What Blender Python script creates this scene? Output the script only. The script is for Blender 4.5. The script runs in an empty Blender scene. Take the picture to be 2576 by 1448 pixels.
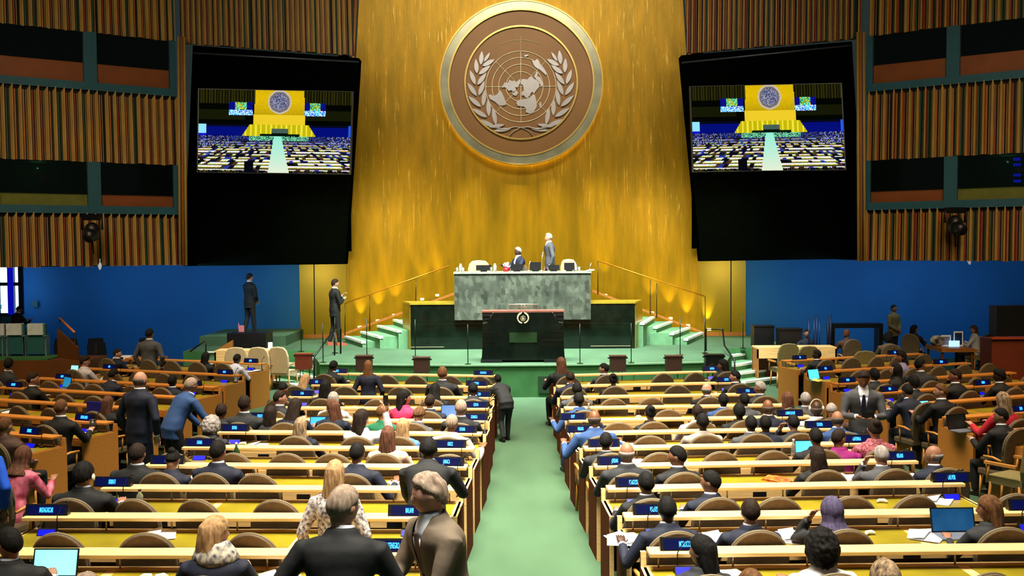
import bpy, bmesh, math, random
from mathutils import Vector, Matrix, Euler, noise as mnoise
R = math.radians
scene = bpy.context.scene
col = scene.collection
random.seed(7)

# ---------------------------------------------------------------- camera
F = 2600.0
CAM = Vector((-0.152, 0.0, 3.55))
def _axes():
    yaw, pitch, roll = math.atan(11/F), math.atan(104/F), R(0.36)
    f = Vector((-math.sin(yaw)*math.cos(pitch), math.cos(yaw)*math.cos(pitch), -math.sin(pitch)))
    r = f.cross(Vector((0, 0, 1))).normalized()
    u = r.cross(f).normalized()
    return r*math.cos(roll) - u*math.sin(roll), u*math.cos(roll) + r*math.sin(roll), f
CR, CU, CF = _axes()
cam_data = bpy.data.cameras.new('camera')
cam = bpy.data.objects.new('camera', cam_data)
col.objects.link(cam)
cam_data.sensor_width = 36.0
cam_data.lens = F/2576*36.0
cam_data.clip_end = 200
m = Matrix((CR, CU, -CF)).transposed().to_4x4()
m.translation = CAM
cam.matrix_world = m
scene.camera = cam
def ray(px, py):
    return CF + CR*((px-1288)/F) - CU*((py-724)/F)
def atY(px, py, Y):
    d = ray(px, py); return CAM + d*((Y-CAM.y)/d.y)
def atZ(px, py, z):
    d = ray(px, py); return CAM + d*((z-CAM.z)/d.z)
def proj(p):
    v = Vector(p)-CAM; k = v.dot(CF)
    return 1288+F*v.dot(CR)/k, 724-F*v.dot(CU)/k

# ---------------------------------------------------------------- world, lights, exposure
scene.view_settings.view_transform = 'Standard'
scene.view_settings.look = 'None'
scene.view_settings.gamma = 1
scene.view_settings.use_curve_mapping = False
scene.view_settings.exposure = 0.0
w = bpy.data.worlds.new('hall_ambient'); scene.world = w; w.use_nodes = True
w.node_tree.nodes['Background'].inputs[0].default_value = (0.62, 0.9, 0.85, 1)
w.node_tree.nodes['Background'].inputs[1].default_value = 0.03
def area(name, loc, target, size, power, colr, spread=180, sy=None):
    d = bpy.data.lights.new(name, 'AREA'); d.energy = power; d.color = colr
    d.shape = 'RECTANGLE'; d.size = size; d.size_y = sy or size; d.spread = R(spread)
    o = bpy.data.objects.new(name, d); col.objects.link(o); o.location = loc
    o.rotation_euler = (Vector(target)-Vector(loc)).to_track_quat('-Z', 'Y').to_euler()
    return o
def spot(name, loc, target, power, colr, ang=40, blend=.6, rad=.1):
    d = bpy.data.lights.new(name, 'SPOT'); d.energy = power; d.color = colr
    d.spot_size = R(ang); d.spot_blend = blend; d.shadow_soft_size = rad
    o = bpy.data.objects.new(name, d); col.objects.link(o); o.location = loc
    o.rotation_euler = (Vector(target)-Vector(loc)).to_track_quat('-Z', 'Y').to_euler()
    return o
WARM = (1, .86, .62)
area('ceiling_light_seats', (0, 11.5, 13.5), (0, 13.2, 0), 7.5, 2600, (1, .91, .72), 62, 13)
area('ceiling_light_aisle', (0, 9, 13), (0, 11, 0), 1.6, 170, (.95, 1, .9), 26, 12)
area('ceiling_light_platform', (0, 22.5, 12), (0, 27.0, 0.8), 9, 2400, (.9, 1, .92), 66, 3)
area('ceiling_light_side', (-10, 15, 12), (-9, 19, 0), 5, 560, (1, .72, .4), 90, 9)
area('ceiling_light_side', (10, 15, 12), (9, 19, 0), 5, 560, (1, .72, .4), 90, 9)
area('blue_wall_fill', (-10.5, 28.6, 3.0), (-10.2, 32, 1.7), 6.5, 75, (.45, .75, 1), 150, .3)  # added pair with no visible lamp, brightens the blue wall below the gallery
area('blue_wall_fill', (10.6, 28.6, 3.0), (10.3, 32, 1.7), 6.5, 75, (.45, .75, 1), 150, .3)
area('slat_wash', (-8, 15, 9), (-11, 28, 6.5), 3, 150, (1, .84, .55), 100, 3)
area('slat_wash', (8, 15, 9), (11, 28, 6.5), 3, 150, (1, .84, .55), 100, 3)
area('gold_wash', (0, 21, 14), (0, 32, 6.5), 8, 310, (1, .93, .72), 80, 2)
for sx, px in ((-1, 1190), (-1, 1300), (1, 1385), (1, 1500)):
    q = atY(px, 545, 32)
    spot('gold_spot', (q.x*.9, 27.5, 12.5), q, 8500, (1, .9, .7), 9.5, 1)
area('low_gold_fill', (-5.2, 27.5, 4.6), (-4.6, 32, 2.6), 2.0, 70, (1, .88, .35), 120)  # added fill pair without visible lamps, lifts the lower gold wall
area('wing_fill', (-6.4, 29.6, 2.9), (-6.2, 32, 1.6), .8, 26, (1, .9, .4), 120)  # added fill pair without visible lamps, brightens the gold wings
area('wing_fill', (6.4, 29.6, 2.9), (6.2, 32, 1.6), .8, 26, (1, .9, .4), 120)
area('low_gold_fill', (5.2, 27.5, 4.6), (4.6, 32, 2.6), 2.0, 70, (1, .88, .35), 120)

# ---------------------------------------------------------------- materials
def lin(c):
    return tuple((x/255/12.92 if x/255 <= .04045 else ((x/255+.055)/1.055)**2.4) for x in c)
_M = {}
def mat(key, rgb=None, rough=.6, metal=0, var=.12, scale=6, stretch=(1, 1, 1), bump=0, emit=0, emit_rgb=None, spec=.4, coat=0, rgb2=None, detail=3, trans=0):
    if key in _M: return _M[key]
    m = bpy.data.materials.new(key); m.use_nodes = True; _M[key] = m
    nt = m.node_tree; b = nt.nodes['Principled BSDF']
    tc = nt.nodes.new('ShaderNodeTexCoord'); mp = nt.nodes.new('ShaderNodeMapping')
    mp.inputs['Scale'].default_value = stretch
    nz = nt.nodes.new('ShaderNodeTexNoise'); nz.inputs['Scale'].default_value = scale; nz.inputs['Detail'].default_value = detail
    nt.links.new(tc.outputs['Object'], mp.inputs[0]); nt.links.new(mp.outputs[0], nz.inputs['Vector'])
    cr = nt.nodes.new('ShaderNodeValToRGB'); nt.links.new(nz.outputs[0], cr.inputs[0])
    c = lin(rgb)
    c2 = lin(rgb2) if rgb2 else tuple(min(1, x*(1+var)) for x in c)
    c1 = c if rgb2 else tuple(x*(1-var) for x in c)
    cr.color_ramp.elements[0].position = .3; cr.color_ramp.elements[1].position = .7
    cr.color_ramp.elements[0].color = (*c1, 1); cr.color_ramp.elements[1].color = (*c2, 1)
    nt.links.new(cr.outputs[0], b.inputs['Base Color'])
    b.inputs['Roughness'].default_value = rough; b.inputs['Metallic'].default_value = metal
    b.inputs['Specular IOR Level'].default_value = spec
    b.inputs['Coat Weight'].default_value = coat
    b.inputs['Transmission Weight'].default_value = trans
    if bump:
        bp = nt.nodes.new('ShaderNodeBump'); bp.inputs['Strength'].default_value = bump; bp.inputs['Distance'].default_value = .02
        nt.links.new(nz.outputs[0], bp.inputs['Height']); nt.links.new(bp.outputs[0], b.inputs['Normal'])
    if emit:
        b.inputs['Emission Color'].default_value = (*lin(emit_rgb or rgb), 1); b.inputs['Emission Strength'].default_value = emit
    return m
WOOD = mat('light_oak', (224, 184, 122), .45, var=.16, scale=3, stretch=(1, 14, 14), bump=.05)
WOODD = mat('end_panel_wood', (150, 92, 36), .5, var=.2, scale=4, stretch=(6, 6, .6))
WOODR = mat('dark_red_wood', (96, 48, 20), .5, var=.2, scale=4, stretch=(6, 6, .6))
LEATH = mat('olive_leather_inlay', (128, 114, 20), .38, var=.22, scale=2.2)
BLACK = mat('black_plastic', (14, 14, 16), .4, var=.2)
BLACKM = mat('black_metal', (16, 18, 17), .35, metal=.5, var=.2)
CHROME = mat('brushed_post', (190, 175, 150), .3, metal=.8, var=.1)
CARPET = mat('green_carpet', (62, 86, 64), .9, var=.14, scale=1.3, stretch=(1, .4, 1), detail=6, spec=.1)
CARPETD = mat('green_carpet_riser', (58, 104, 62), .95, var=.15, scale=3, spec=.1)
NOSE = mat('white_step_nosing', (225, 232, 224), .4, var=.05)
CHBACK = mat('brown_upholstery', (88, 72, 50), .8, var=.12, scale=20, bump=.1)
CHRIM = mat('chair_piping', (104, 90, 66), .6, var=.08)
BEIGE = mat('beige_leather', (196, 168, 130), .55, var=.08)
BEIGE_DIM = mat('dim_beige_upholstery', (112, 100, 60), .8, var=.12, scale=20)  # beige chair colour darkened to olive, dim light painted in
WHITE = mat('white_paper', (235, 235, 240), .7, var=.04)
GOLD = mat('gold_leaf_wall', (130, 100, 0), .36, metal=.5, rgb2=(160, 118, 1), scale=1.5, stretch=(3, 1, .5), bump=.15, detail=8)
GOLDW = mat('gold_panel_smooth', (140, 114, 3), .42, metal=.4, rgb2=(126, 104, 3), scale=.6, bump=.04, detail=4)
BLUEW = mat('blue_wall_paint', (4, 86, 150), .75, var=.12, scale=.5)
TEAL = mat('teal_frame_paint', (22, 72, 88), .6, var=.1)
SLAT = [mat('slat_tan', (158, 122, 60), .6, var=.15, scale=5, stretch=(1, 1, .3)), mat('slat_red', (120, 44, 18), .6), mat('slat_orange', (150, 84, 22), .6), mat('slat_green', (34, 60, 36), .6), mat('slat_gap', (8, 10, 8), .9)]
DARKGREEN = mat('dark_green_marble', (4, 9, 6), .15, var=.5, scale=3, rgb2=(9, 20, 12), detail=8, coat=.3)

# grey-green marble with large block mottling
def marble():
    m = mat('grey_green_marble', (54, 60, 52), .35, rgb2=(92, 98, 86), scale=2.2, detail=8)
    nt = m.node_tree; b = nt.nodes['Principled BSDF']
    tc = nt.nodes['Texture Coordinate']; vo = nt.nodes.new('ShaderNodeTexVoronoi'); vo.distance = 'CHEBYCHEV'
    mp = nt.nodes.new('ShaderNodeMapping'); mp.inputs['Scale'].default_value = (2.0, 2.0, 1.3)
    nt.links.new(tc.outputs['Object'], mp.inputs[0]); nt.links.new(mp.outputs[0], vo.inputs[0])
    mx = nt.nodes.new('ShaderNodeMix'); mx.data_type = 'RGBA'; mx.blend_type = 'MULTIPLY'; mx.inputs[0].default_value = .7
    cr = nt.nodes['Color Ramp']
    g = nt.nodes.new('ShaderNodeRGBToBW'); nt.links.new(vo.outputs['Color'], g.inputs[0])
    nt.links.new(cr.outputs[0], mx.inputs[6]); nt.links.new(g.outputs[0], mx.inputs[7])
    nt.links.new(mx.outputs[2], b.inputs['Base Color'])
    return m
MARBLE = marble()
# gold wall: vertical scratches concentrated by their own pattern (hammered leaf)
def gold_scratch():
    m = GOLD; nt = m.node_tree; b = nt.nodes['Principled BSDF']
    tc = nt.nodes['Texture Coordinate']; mp = nt.nodes.new('ShaderNodeMapping'); mp.inputs['Scale'].default_value = (9, 9, .42)
    nz = nt.nodes.new('ShaderNodeTexNoise'); nz.inputs['Scale'].default_value = 2.2; nz.inputs['Detail'].default_value = 9; nz.inputs['Roughness'].default_value = .75
    nt.links.new(tc.outputs['Object'], mp.inputs[0]); nt.links.new(mp.outputs[0], nz.inputs[0])
    cr = nt.nodes.new('ShaderNodeValToRGB'); cr.color_ramp.elements[0].position = .58; cr.color_ramp.elements[1].position = .68
    nt.links.new(nz.outputs[0], cr.inputs[0])
    mx = nt.nodes.new('ShaderNodeMix'); mx.data_type = 'RGBA'; old = nt.nodes['Color Ramp']
    sx_ = nt.nodes.new('ShaderNodeSeparateXYZ'); nt.links.new(tc.outputs['Object'], sx_.inputs[0])
    ab = nt.nodes.new('ShaderNodeMath'); ab.operation = 'ABSOLUTE'; nt.links.new(sx_.outputs[0], ab.inputs[0])
    ad = nt.nodes.new('ShaderNodeMath'); ad.operation = 'MULTIPLY_ADD'; nt.links.new(ab.outputs[0], ad.inputs[0]); ad.inputs[1].default_value = .55; nt.links.new(sx_.outputs[2], ad.inputs[2])
    mr = nt.nodes.new('ShaderNodeMapRange'); nt.links.new(ad.outputs[0], mr.inputs[0]); mr.inputs[1].default_value = 4.8; mr.inputs[2].default_value = 7.6; mr.inputs[3].default_value = .05; mr.inputs[4].default_value = 1
    ml = nt.nodes.new('ShaderNodeMath'); ml.operation = 'MULTIPLY'; nt.links.new(cr.outputs[0], ml.inputs[0]); nt.links.new(mr.outputs[0], ml.inputs[1])
    nt.links.new(ml.outputs[0], mx.inputs[0]); nt.links.new(old.outputs[0], mx.inputs[6]); mx.inputs[7].default_value = (*lin((236, 186, 84)), 1)
    nt.links.new(mx.outputs[2], b.inputs['Base Color'])
    bp = nt.nodes['Bump']; nt.links.new(nz.outputs[0], bp.inputs['Height']); bp.inputs['Strength'].default_value = .35
gold_scratch()

# ---------------------------------------------------------------- mesh helpers
class MB:
    def __init__(s): s.v = []; s.f = []; s.m = []; s.sm = []
    def add(s, vs, fs, m=0, smooth=False, M=None):
        k = len(s.v)
        s.v += [tuple(M @ Vector(p)) if M else tuple(p) for p in vs]
        for f in fs: s.f.append([i+k for i in f]); s.m.append(m); s.sm.append(smooth)
    def box(s, x0, x1, y0, y1, z0, z1, m=0, M=None):
        if x0 > x1: x0, x1 = x1, x0
        vs = [(x, y, z) for z in (z0, z1) for y in (y0, y1) for x in (x0, x1)]
        s.add(vs, [(0, 2, 3, 1), (4, 5, 7, 6), (0, 1, 5, 4), (2, 6, 7, 3), (0, 4, 6, 2), (1, 3, 7, 5)], m, False, M)
    def hexa(s, b, t, m=0):   # 4 bottom, 4 top points in order
        s.add(list(b)+list(t), [(3, 2, 1, 0), (4, 5, 6, 7), (0, 1, 5, 4), (1, 2, 6, 5), (2, 3, 7, 6), (3, 0, 4, 7)], m)
    def loft(s, rings, m=0, smooth=True, cap=True, M=None):
        n = len(rings[0]); vs = [p for r in rings for p in r]; fs = []
        for i in range(len(rings)-1):
            for j in range(n):
                a = i*n+j; b = i*n+(j+1) % n
                fs.append((a, b, b+n, a+n))
        if cap: fs.append(tuple(reversed(range(n)))); fs.append(tuple((len(rings)-1)*n+j for j in range(n)))
        s.add(vs, fs, m, smooth, M)
    def tube(s, pts, r, n=8, m=0, smooth=True, flat=None, M=None):
        pts = [Vector(p) for p in pts]; rs = r if isinstance(r, (list, tuple)) else [r]*len(pts)
        rings = []; ref = None
        for i, p in enumerate(pts):
            d = (pts[min(i+1, len(pts)-1)]-pts[max(i-1, 0)])
            if d.length < 1e-9: d = Vector((0, 0, 1))
            d.normalize()
            if ref is None: ref = Vector((0, 0, 1)) if abs(d.z) < .9 else Vector((1, 0, 0))
            a = d.cross(ref); a = a.normalized() if a.length > 1e-5 else Vector((1, 0, 0)); b = a.cross(d).normalized(); ref = b
            rings.append([p+(a*math.cos(2*math.pi*k/n)+b*math.sin(2*math.pi*k/n)*(flat or 1))*rs[i] for k in range(n)])
        s.loft(rings, m, smooth, True, M)
    def ell(s, c, r, nu=14, nv=9, m=0, M=None, fn=None):
        vs = []; fs = []
        for i in range(nv+1):
            t = math.pi*i/nv
            for j in range(nu):
                a = 2*math.pi*j/nu
                d = Vector((math.sin(t)*math.cos(a), math.sin(t)*math.sin(a), math.cos(t)))
                p = Vector((d.x*r[0], d.y*r[1], d.z*r[2]))
                if fn: p = fn(d, p)
                vs.append(p+Vector(c))
        for i in range(nv):
            for j in range(nu):
                fs.append((i*nu+j, (i+1)*nu+j, (i+1)*nu+(j+1) % nu, i*nu+(j+1) % nu))
        s.add(vs, fs, m, True, M)
    def prism(s, poly, d0, d1, axis='y', m=0, M=None, smooth=False, m2=None):
        n = len(poly)
        def P(a, b, d): return (a, d, b) if axis == 'y' else ((a, b, d) if axis == 'z' else (d, a, b))
        vs = [P(a, b, d0) for a, b in poly]+[P(a, b, d1) for a, b in poly]
        fs = [tuple(range(n)), tuple(reversed(range(n, 2*n)))]+[(i, i+n, (i+1) % n+n, (i+1) % n) for i in range(n)]
        s.add(vs, fs[:2], m, smooth, M); k = len(s.v)-2*n
        for f in fs[2:]: s.f.append([i+k for i in f]); s.m.append(m if m2 is None else m2); s.sm.append(smooth)
    def mesh(s, name, mats):
        me = bpy.data.meshes.new(name); me.from_pydata(s.v, [], s.f)
        for mt in (mats if isinstance(mats, (list, tuple)) else [mats]): me.materials.append(mt)
        me.polygons.foreach_set('material_index', s.m); me.polygons.foreach_set('use_smooth', s.sm)
        bm = bmesh.new(); bm.from_mesh(me); bmesh.ops.remove_doubles(bm, verts=bm.verts, dist=1e-6)
        bmesh.ops.recalc_face_normals(bm, faces=bm.faces); bm.to_mesh(me); bm.free(); me.update()
        return me
    def build(s, name, mats, parent=None, loc=None, rz=0):
        return link(name, s.mesh(name, mats), parent, loc, rz)
def link(name, me, parent=None, loc=None, rz=0):
    o = bpy.data.objects.new(name, me); col.objects.link(o)
    if parent: o.parent = parent
    if loc is not None: o.location = loc
    if rz: o.rotation_euler = (0, 0, rz)
    return o
def tag(o, label=None, cat=None, group=None, kind=None):
    if label: o['label'] = label
    if cat: o['category'] = cat
    if group: o['group'] = group
    if kind: o['kind'] = kind
    return o
def empty(name, loc, label=None, cat=None, group=None, rz=0):
    o = bpy.data.objects.new(name, None); col.objects.link(o); o.location = loc; o.rotation_euler = (0, 0, rz); o.empty_display_size = .1
    return tag(o, label, cat, group)
KIDS = {}
def children(o): return list(o.children)
def copy_tree(o, parent=None):
    c = o.copy(); col.objects.link(c); c.parent = parent
    for ch in KIDS.get(o.name) or children(o): copy_tree(ch, c)
    return c
def struct(o): o['kind'] = 'structure'; return o
ORD = ['zeroth', 'first', 'second', 'third', 'fourth', 'fifth', 'sixth', 'seventh', 'eighth', 'ninth', 'tenth', 'eleventh', 'twelfth', 'thirteenth']

# ---------------------------------------------------------------- floor and platform
def fz(Y): return max(0.0, (15.4-Y)*.022)
PZ = .77
b = MB()
ys = [1.0, 4, 8, 12, 15.4, 20, 26, 32.4]
vs = [(x, y, fz(y)) for y in ys for x in (-17, 17)]
b.add(vs, [(2*i, 2*i+1, 2*i+3, 2*i+2) for i in range(len(ys)-1)])
struct(b.build('floor', CARPET))
# platform: curved front, deck at PZ
def front(x): return 24.25+.022*x*x
b = MB()
xs = [-4.9+9.8*i/28 for i in range(29)]
deck = [(x, front(x)) for x in xs]+[(5.35, 26.4), (5.5, 27.9), (7.3, 27.9), (7.3, 32.3), (-9.2, 32.3), (-9.2, 27.9), (-5.5, 27.9), (-5.35, 26.4)]
n = len(deck)
b.add([(x, y, PZ) for x, y in deck]+[(x, y, 0) for x, y in deck], [tuple(range(n))], 0)
b.add([(x, y, PZ) for x, y in deck]+[(x, y, -.02) for x, y in deck], [(i, i+n, (i+1) % n+n, (i+1) % n) for i in range(n)], 1)
struct(b.build('floor_platform', [CARPET, CARPETD]))
b = MB()
for i in range(28):
    x0, x1 = xs[i], xs[i+1]
    if abs(x0) < 1.3 or abs(x0) > 0: b.hexa([(x0, front(x0)-.03, PZ-.03), (x1, front(x1)-.03, PZ-.03), (x1, front(x1)+.05, PZ-.03), (x0, front(x0)+.05, PZ-.03)], [(x0, front(x0)-.03, PZ+.005), (x1, front(x1)-.03, PZ+.005), (x1, front(x1)+.05, PZ+.005), (x0, front(x0)+.05, PZ+.005)])
struct(b.build('trim_1', mat('platform_edge_trim', (110, 150, 110), .5)))
b = MB(); b.box(-1.25, -.62, front(0)-.03, front(0)+.0, .1, .5); b.box(.35, .98, front(0)-.03, front(0), .1, .5)
struct(b.build('trim_2', mat('riser_grille_dark', (18, 50, 22), .7)))

# steps up to the platform (left and right)
STEPG = mat('green_step_carpet', (84, 128, 92), .9, var=.12)
def flight(lines, label):
    root = empty('platform_steps', (0, 0, 0), label, 'steps')
    for k, (x1, y1, x2, y2) in enumerate(lines):
        z = .155*(k+1); p = atZ(x1, y1, z); q = atZ(x2, y2, z); d = (q-p); d.z = 0; d.normalize(); n = Vector((-d.y, d.x, 0))
        a, b2 = p+n*1.5, q+n*1.5
        a.y = b2.y = 28.0
        s = MB(); s.hexa([(v.x, v.y, 0) for v in (p, q, b2, a)], [(v.x, v.y, z) for v in (p, q, b2, a)]); s.build('tread', STEPG, root)
        s = MB(); c = [p-n*.02, q-n*.02, q+n*.13, p+n*.13]; s.hexa([(v.x, v.y, z-.05) for v in c], [(v.x, v.y, z+.008) for v in c]); s.build('nosing', NOSE, root)
flight([(662, 952, 745, 968), (682, 932, 788, 948), (704, 911, 806, 927), (728, 893, 838, 907)], 'green carpeted steps with white nosings rising to the platform, left')
flight([(1874, 959, 1962, 948), (1864, 937, 1946, 927), (1846, 918, 1920, 906), (1820, 896, 1894, 886)], 'green carpeted steps with white nosings rising to the platform, right')

# ---------------------------------------------------------------- gold wall and emblem
b = MB()
top_z = 12.8
NX = 24; NZ = 20
def gx(z, s):
    t = (z-3.2)/8.0; return s*(5.45-.5*t) if s > 0 else -(5.38-.5*t)
vs = []
for i in range(NZ+1):
    z = PZ+(top_z-PZ)*i/NZ
    for j in range(NX+1):
        u = j/NX; x = gx(z, -1)*(1-u)+gx(z, 1)*u
        vs.append((x, 32.0-.02*x*x*.5, z))
b.add(vs, [(i*(NX+1)+j, i*(NX+1)+j+1, (i+1)*(NX+1)+j+1, (i+1)*(NX+1)+j) for i in range(NZ) for j in range(NX)], 0, True)
struct(b.build('wall_gold', GOLD))
for sx in (-1, 1):
    b = MB(); e = gx(3.0, sx); y0 = 31.7
    b.box(e-.02*sx, e+.95*sx, y0, y0+.1, PZ, 3.3); b.box(e+.985*sx, e+1.42*sx, y0, y0+.1, PZ, 3.3)
    struct(b.build('wall_gold_wing', GOLDW))
    b = MB(); b.box(e-.02*sx, e+1.42*sx, y0-.02, y0, PZ, PZ+.12); struct(b.build('baseboard_gold', WOODD))
# lower smooth gold lining behind the desk (gently darker dado following the stair)
b = MB()
tr = MB()
for sx in (-1, 1):
    for k in range(2):
        p = [(gx(z, sx)+sx*(.02+.06*k), 31.3-.0*k, z) for z in (3.15, top_z)]
        tr.tube(p, .045, 6, k)
struct(tr.build('trim_3', [mat('edge_trim_gold', (190, 130, 60), .4, metal=.4), mat('edge_trim_brown', (110, 60, 40), .5)]))
EC = atY(1311, 209, 31.75)
RP = 203*31.9/F    # emblem outer radius in metres
def disc_ring(mb, r0, r1, y0, y1, c, m=0, n=96):
    rings = []
    for (r, y) in ((r0, y0), (r1, y0), (r1, y1), (r0, y1)):
        rings.append([(c[0]+r*math.cos(2*math.pi*k/n), c[1]+y, c[2]+r*math.sin(2*math.pi*k/n)) for k in range(n)])
    vs = [p for q in rings for p in q]; fs = []
    for i in range(4):
        for j in range(n):
            a = i*n+j; bb = i*n+(j+1) % n; c2 = ((i+1) % 4)*n+(j+1) % n; d = ((i+1) % 4)*n+j
            fs.append((a, bb, c2, d))
    mb.add(vs, fs, m, False)
em = empty('wall_emblem', EC, 'huge round emblem with map and olive branches on gold wall', 'emblem')
SILV = mat('silver_relief', (178, 170, 172), .35, metal=.35, var=.1, scale=2)
EBR = mat('emblem_brown_disc', (126, 86, 44), .45, metal=.2, var=.1, scale=.8)
EGO = mat('emblem_gold_rim', (200, 166, 92), .3, metal=.5, var=.05)
z0 = (0, 0, 0)
b = MB(); b.tube([(RP*.95*math.cos(a), .17, RP*.95*math.sin(a)) for a in [2*math.pi*k/80 for k in range(81)]], .035, 6)
b.build('halo_lamp', mat('halo_lamp_glow', (255, 220, 110), emit=26), em)
b = MB(); disc_ring(b, RP*.885, RP, -.10, .12, z0); b.build('outer_ring', mat('ring_pale_metal', (146, 142, 118), .3, metal=.5, var=.2, scale=2), em)
b = MB(); disc_ring(b, RP*.985, RP*1.0, -.13, -.09, z0); disc_ring(b, RP*.875, RP*.895, -.13, -.09, z0); b.build('ring_edge', EGO, em)
b = MB(); disc_ring(b, .001, RP*.88, -.04, .08, z0); b.build('backing_disc', EBR, em)
b = MB(); disc_ring(b, RP*.675, RP*.695, -.12, -.03, z0); b.build('inner_ring', EGO, em)
# picture crop coordinates (1549 px wide crop) -> emblem metres
ES = 32/F/3.367
def ep(x, y): return ((x-(1311-1080)*3.367)*ES, -(y-209*3.367)*ES)
b = MB(); mc = ep(775, 735)
for r in (293, 240, 185, 123):
    disc_ring(b, r*ES-.009, r*ES+.009, -.075, -.03, (mc[0], 0, mc[1]))
for k in range(8):
    a = math.pi*k/4; r0 = 55*ES if k % 2 else 0
    b.tube([(mc[0]+r0*math.cos(a), -.06, mc[1]+r0*math.sin(a)), (mc[0]+293*ES*math.cos(a), -.06, mc[1]+293*ES*math.sin(a))], .011 if k % 2 else .015, 5)
b.tube([(mc[0], -.06, mc[1]+290*ES), (mc[0], -.06, mc[1]+410*ES)], .008, 5)
for rr in (385,):
    b.tube([(mc[0]+rr*ES*math.cos(a), -.06, mc[1]+rr*ES*math.sin(a)) for a in [R(65+50*k/12) for k in range(13)]], .007, 5)
b.build('globe_grid', mat('grid_pale', (224, 206, 170), .5, metal=0), em)
LAND = {'north_america': [(615, 745), (640, 700), (668, 705), (680, 678), (700, 690), (722, 686), (735, 700), (770, 672), (772, 700), (760, 722), (745, 745), (728, 738), (735, 765), (715, 790), (700, 765), (672, 772), (655, 748), (640, 740)],
 'south_america': [(503, 805), (520, 798), (545, 812), (575, 800), (600, 765), (612, 775), (640, 835), (652, 885), (625, 892), (590, 888), (556, 858), (518, 838)],
 'eurasia': [(775, 690), (790, 672), (830, 678), (850, 655), (868, 660), (880, 675), (912, 680), (930, 700), (925, 745), (905, 765), (885, 795), (868, 780), (850, 805), (832, 830), (812, 826), (800, 808), (785, 812), (778, 785), (800, 768), (795, 730), (778, 712)],
 'africa': [(735, 868), (752, 848), (800, 840), (850, 826), (890, 800), (902, 850), (908, 900), (880, 950), (850, 962), (815, 948), (818, 918), (800, 902), (748, 895)],
 'australia': [(868, 520), (890, 530), (908, 508), (925, 520), (938, 552), (968, 585), (990, 628), (985, 645), (958, 620), (930, 596), (900, 580), (884, 560)],
 'greenland': [(700, 790), (718, 775), (745, 770), (752, 790), (735, 812), (715, 808)],
 'islands': [(885, 655), (905, 612), (918, 622), (912, 652), (935, 660), (948, 690), (960, 725), (945, 735), (925, 700), (900, 672)],
 'south_islands': [(930, 868), (942, 862), (946, 888), (938, 915), (928, 905)], 'small_isles': [(800, 478), (838, 472), (842, 480), (812, 492)]}
for nm, poly in LAND.items():
    b = MB(); b.prism([ep(*p) for p in poly], -.10, -.03); b.build(nm, SILV, em)
LC = [0]
def leaf(mb, p, d, L, W):
    LC[0] += 1; lo = .004*(LC[0] % 6)
    p = Vector((p[0], 0, p[1])); d = Vector((d[0], 0, d[1])).normalized(); nn = Vector((-d.z, 0, d.x))
    n = 7; top = []; bot = []
    for i in range(n+1):
        t = i/n; wv = W*math.sin(math.pi*min(1, t*1.02))**.8*(1-.25*t) if 0 < t < 1 else 0
        q = p+d*L*t+nn*(.12*L*math.sin(math.pi*t)*0)
        top.append(q+nn*wv/2); bot.append(q-nn*wv/2)
    poly = [(v.x, v.z) for v in top]+[(v.x, v.z) for v in reversed(bot[1:-1])]
    mb.prism(poly, -.10-lo, -.03)
path = [(560, 1060), (500, 985), (450, 900), (415, 810), (405, 720), (418, 630), (450, 560), (490, 500)]
for sx, nm in ((-1, 'left_branch'), (1, 'right_branch')):
    b = MB()
    P2 = []
    for x, y in path:
        x2 = x if sx < 0 else 1550-x
        P2.append(Vector(ep(x2, y)))
    for i in range(len(P2)-1):
        for h in ((0, .5) if i == len(P2)-2 else (0,)):
            p = P2[i].lerp(P2[i+1], h); d = (P2[i+1]-P2[i]).normalized(); nn = Vector((-d.y, d.x))
            if i == len(P2)-2 and h: leaf(b, p, d, .34, .10); continue
            L = .56*(1-.04*i)
            leaf(b, p+nn*.03, d*.88+nn*.48, L, .155); leaf(b, p-nn*.03, d*.88-nn*.48, L, .155)
    q = [(560, 1075), (640, 1090), (720, 1068), (780, 1075), (840, 1105), (872, 1142)]
    pts = []
    for x, y in q:
        x2 = x if sx < 0 else 1550-x
        a = ep(x2, y); pts.append((a[0], -.10-.01*sx, a[1]))
    b.tube(pts, [.07, .055, .03, .022, .022, .03], 8, flat=.5)
    leaf(b, ep(640 if sx < 0 else 910, 1050), (-1*-sx*-1 if 0 else sx, -.15), .5, .12)
    leaf(b, ep(690 if sx < 0 else 860, 1085), (sx, -.12), .55, .12)
    b.build(nm, SILV, em)

# ---------------------------------------------------------------- blue wall, side walls
b = MB(); b.box(-17, -6.6, 32.0, 32.2, 0, 4.2); b.box(6.6, 17, 32.0, 32.2, 0, 4.2); struct(b.build('wall_front', BLUEW))
b = MB(); b.box(-9.2, -6.7, 31.97, 32.0, PZ, PZ+.1); struct(b.build('baseboard_front', WOODD))
b = MB(); b.box(-15.9, -15.7, 6, 32, 0, 13); struct(b.build('wall_left', mat('dark_side_wall', (10, 34, 30), .8)))
b = MB(); b.box(15.9, 16.1, 6, 32, 0, 13); struct(b.build('wall_right', mat('dark_side_wall')))

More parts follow.
